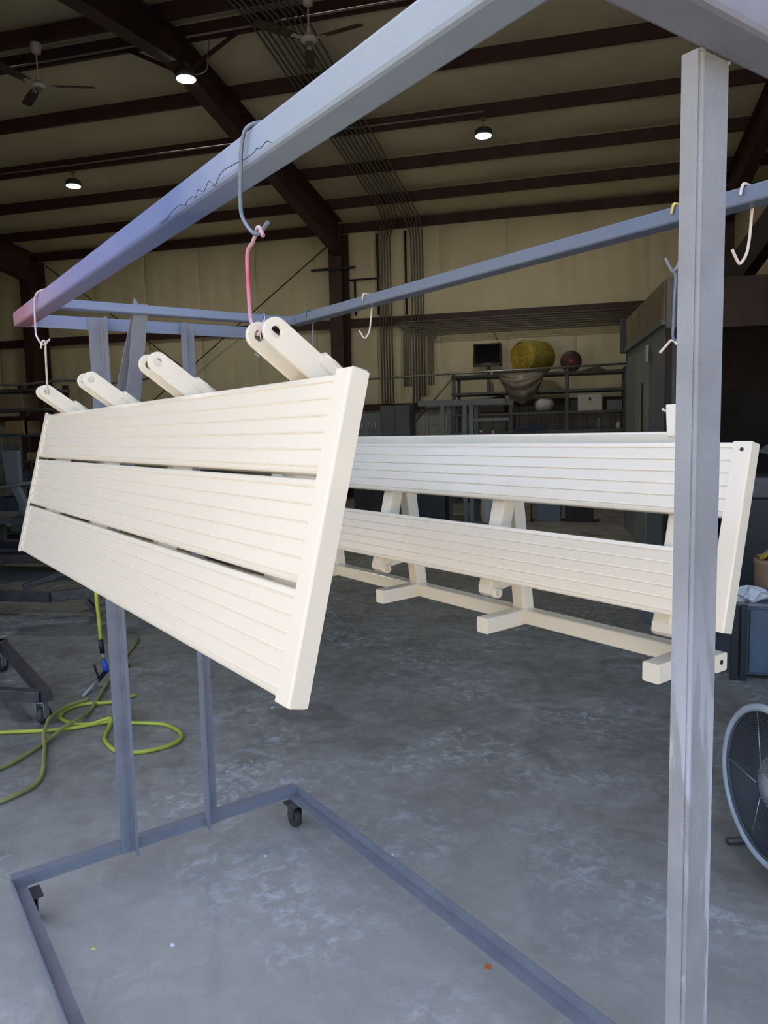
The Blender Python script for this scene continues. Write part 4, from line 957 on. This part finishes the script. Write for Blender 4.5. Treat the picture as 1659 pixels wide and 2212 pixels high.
# dolly at the left edge
t = thing('steel_dolly', 'dark steel dolly frame on casters at the left edge of the floor', 'dolly', (-3.1, 3.45, 0))
def db(a, b_): MB().bar(Vector(a)-Vector((-3.1,3.45,0)), Vector(b_)-Vector((-3.1,3.45,0)), 0.055, 0.06, ch=0.004).build('rail', DARKSTEEL, t)
db((-3.86,4.22,0.17),(-2.80,3.36,0.17)); db((-3.9,3.36,0.165),(-2.84,3.37,0.165)); db((-3.85,3.36,0.17),(-3.85,4.24,0.17))
for (x, y) in ((-2.86,3.385),(-3.78,3.42),(-3.80,4.14)):
    c = MB().box((x+3.1-0.035,y-3.45-0.035,0.128),(x+3.1+0.035,y-3.45+0.035,0.137)).box((x+3.1-0.028,y-3.45-0.02,0.04),(x+3.1-0.024,y-3.45+0.02,0.13)).box((x+3.1+0.024,y-3.45-0.02,0.04),(x+3.1+0.028,y-3.45+0.02,0.13)).build('caster', GALV, t)
    MB().lathe([(0.015,-0.018),(0.045,-0.016),(0.048,0),(0.045,0.016),(0.015,0.018)], (x+3.1,y-3.45+0.01,0.048), (1,0,0), 18).build('wheel', RUBBER, c)

# yellow hoses on the floor
def hose(pts, m, label, z=0.012, r=0.0105):
    P = []
    for i, q in enumerate(pts): P.append((q[0], q[1], z if len(q) < 3 else q[2]))
    o = MB().tube(smooth_path(P, 6), r, 8).build('air_hose', m); tag(o, label, 'hose', 'yellow air hoses on the floor'); return o
hose([(-3.35,3.10),(-2.989,3.212),(-2.771,3.282),(-2.635,3.348),(-2.50,3.455,0.014),(-2.37,3.474),(-2.191,3.49),(-2.071,3.436),(-2.008,3.374),(-1.987,3.306),(-2.009,3.232),(-2.071,3.163),(-2.137,3.132),(-2.234,3.134),(-2.34,3.21),(-2.398,3.282),(-2.448,3.386),(-2.49,3.46,0.033),(-2.57,3.405,0.016),(-2.677,3.40),(-2.772,3.435),(-2.824,3.48),(-2.857,3.582),(-2.816,3.673),(-2.668,3.74),(-2.60,3.879)], YHOSE, 'bright yellow hose coiled in a flat loop behind the rack post')
hose([(-3.302,5.006),(-2.958,4.149),(-2.778,3.75,0.014),(-2.70,3.56),(-2.653,3.411,0.036),(-2.656,3.30,0.034),(-2.657,3.157),(-2.645,2.946),(-2.659,2.839),(-2.677,2.69)], YDULL, 'dusty yellow hose running straight across the coil to the left edge', 0.0118)
hose([(-2.80,3.70,0.036),(-2.845,3.565,0.036),(-2.824,3.403,0.036),(-2.76,3.29,0.036),(-2.68,3.17,0.036),(-2.62,3.10),(-2.558,3.018),(-2.422,2.839),(-2.376,2.731),(-2.385,2.64),(-2.415,2.565),(-2.49,2.491)], YDULL, 'dull yellow hose curling toward the near left floor', 0.0118)
# blow gun hanging on its hose
t = thing('blow_gun', 'blue air blow gun on a yellow hose hanging over the floor coil', 'air tool', (-2.985, 4.08, 0))
MB().tube(smooth_path([(-0.055,0.22,0.90),(-0.055,0.17,1.005),(-0.05,0.11,0.96),(-0.016,0.04,0.75),(-0.008,0.02,0.55),(0.0,0.02,0.40),(0.002,0.02,0.272)],5), 0.0125, 8).build('hose_drop', YHOSE, t)
MB().tube([(0.002,0.02,0.275),(0.010,0.02,0.185)], 0.016, 10).build('hose_sleeve', BLACK, t)
MB().tube([(0.010,0.02,0.185),(0.016,0.02,0.135)], 0.007, 8).build('coupler', GALV, t)
MB().tube([(0.016,0.02,0.140),(0.030,0.02,0.062)], [0.015,0.019], 10).build('grip', BLUEP, t)
MB().bar((0.030,0.02,0.068),(0.022,-0.06,0.030),0.022,0.024,ch=0.004).build('body', BLACK, t)
MB().tube([(0.022,-0.05,0.036),(-0.085,0.06,0.085)], 0.007, 6).build('trigger', BLACK, t)
MB().tube([(0.022,-0.055,0.034),(0.072,-0.275,0.010)], 0.008, 8).build('wand', WHITEP, t)
o = MB().tube([(0,0,0.006),(0,0,0.98)], 0.014, 8).lathe([(0.05,0.0),(0.048,0.012),(0.02,0.02)], (0,0,0), seg=20).tube([(0,0,0.965),(-0.02,-0.14,0.985),(-0.02,-0.17,1.01)], 0.010, 8).build('hose_stand', DARKSTEEL); o.location = (-3.02, 4.37, 0.0); tag(o, 'slim dark stand behind the rack post holding the blow gun hose', 'stand')

# ================================================================== bits on the floor
def chip(x, y, s, m, label):
    n = 7; vs = [(0,0,0.004)]; 
    for k in range(n):
        g = 2*PI*k/n; r = s*(0.6+0.5*random.random()); vs.append((r*math.cos(g), r*math.sin(g), 0.0))
    o = MB().add(vs, [(0, 1+k, 1+(k+1) % n) for k in range(n)]+[tuple(reversed(range(1, n+1)))]).build('paint_chip', m); o.location = (x, y, 0.0008); tag(o, label, 'debris', 'small chips on the concrete')
chip(-1.21, 1.92, 0.012, CHIPW, 'larger white chip on the floor inside the rack base')
chip(-1.44, 1.85, 0.010, CHIPY, 'yellow chip on the floor inside the rack base')
chip(-0.67, 2.55, 0.009, CHIPW, 'white chip beside the far base rail')
chip(-1.71, 3.87, 0.016, CHIPW, 'pale chip on the floor under the near bench corner')
chip(-1.59, 3.06, 0.010, CHIPW, 'white chip on the floor right of the second far post')
chip(-1.13, 2.44, 0.008, CHIPW, 'tiny white chip on the floor near the far base corner')
o = MB().box((-0.009,-0.011,0.0005),(0.009,0.011,0.002)).build('tape_scrap', ORANGE, bevel=0.0008); o.location = (-0.26, 2.04, 0); o.rotation_euler = (0,0,-0.1); tag(o, 'small orange tape scrap on the floor beside the far base rail', 'tape')
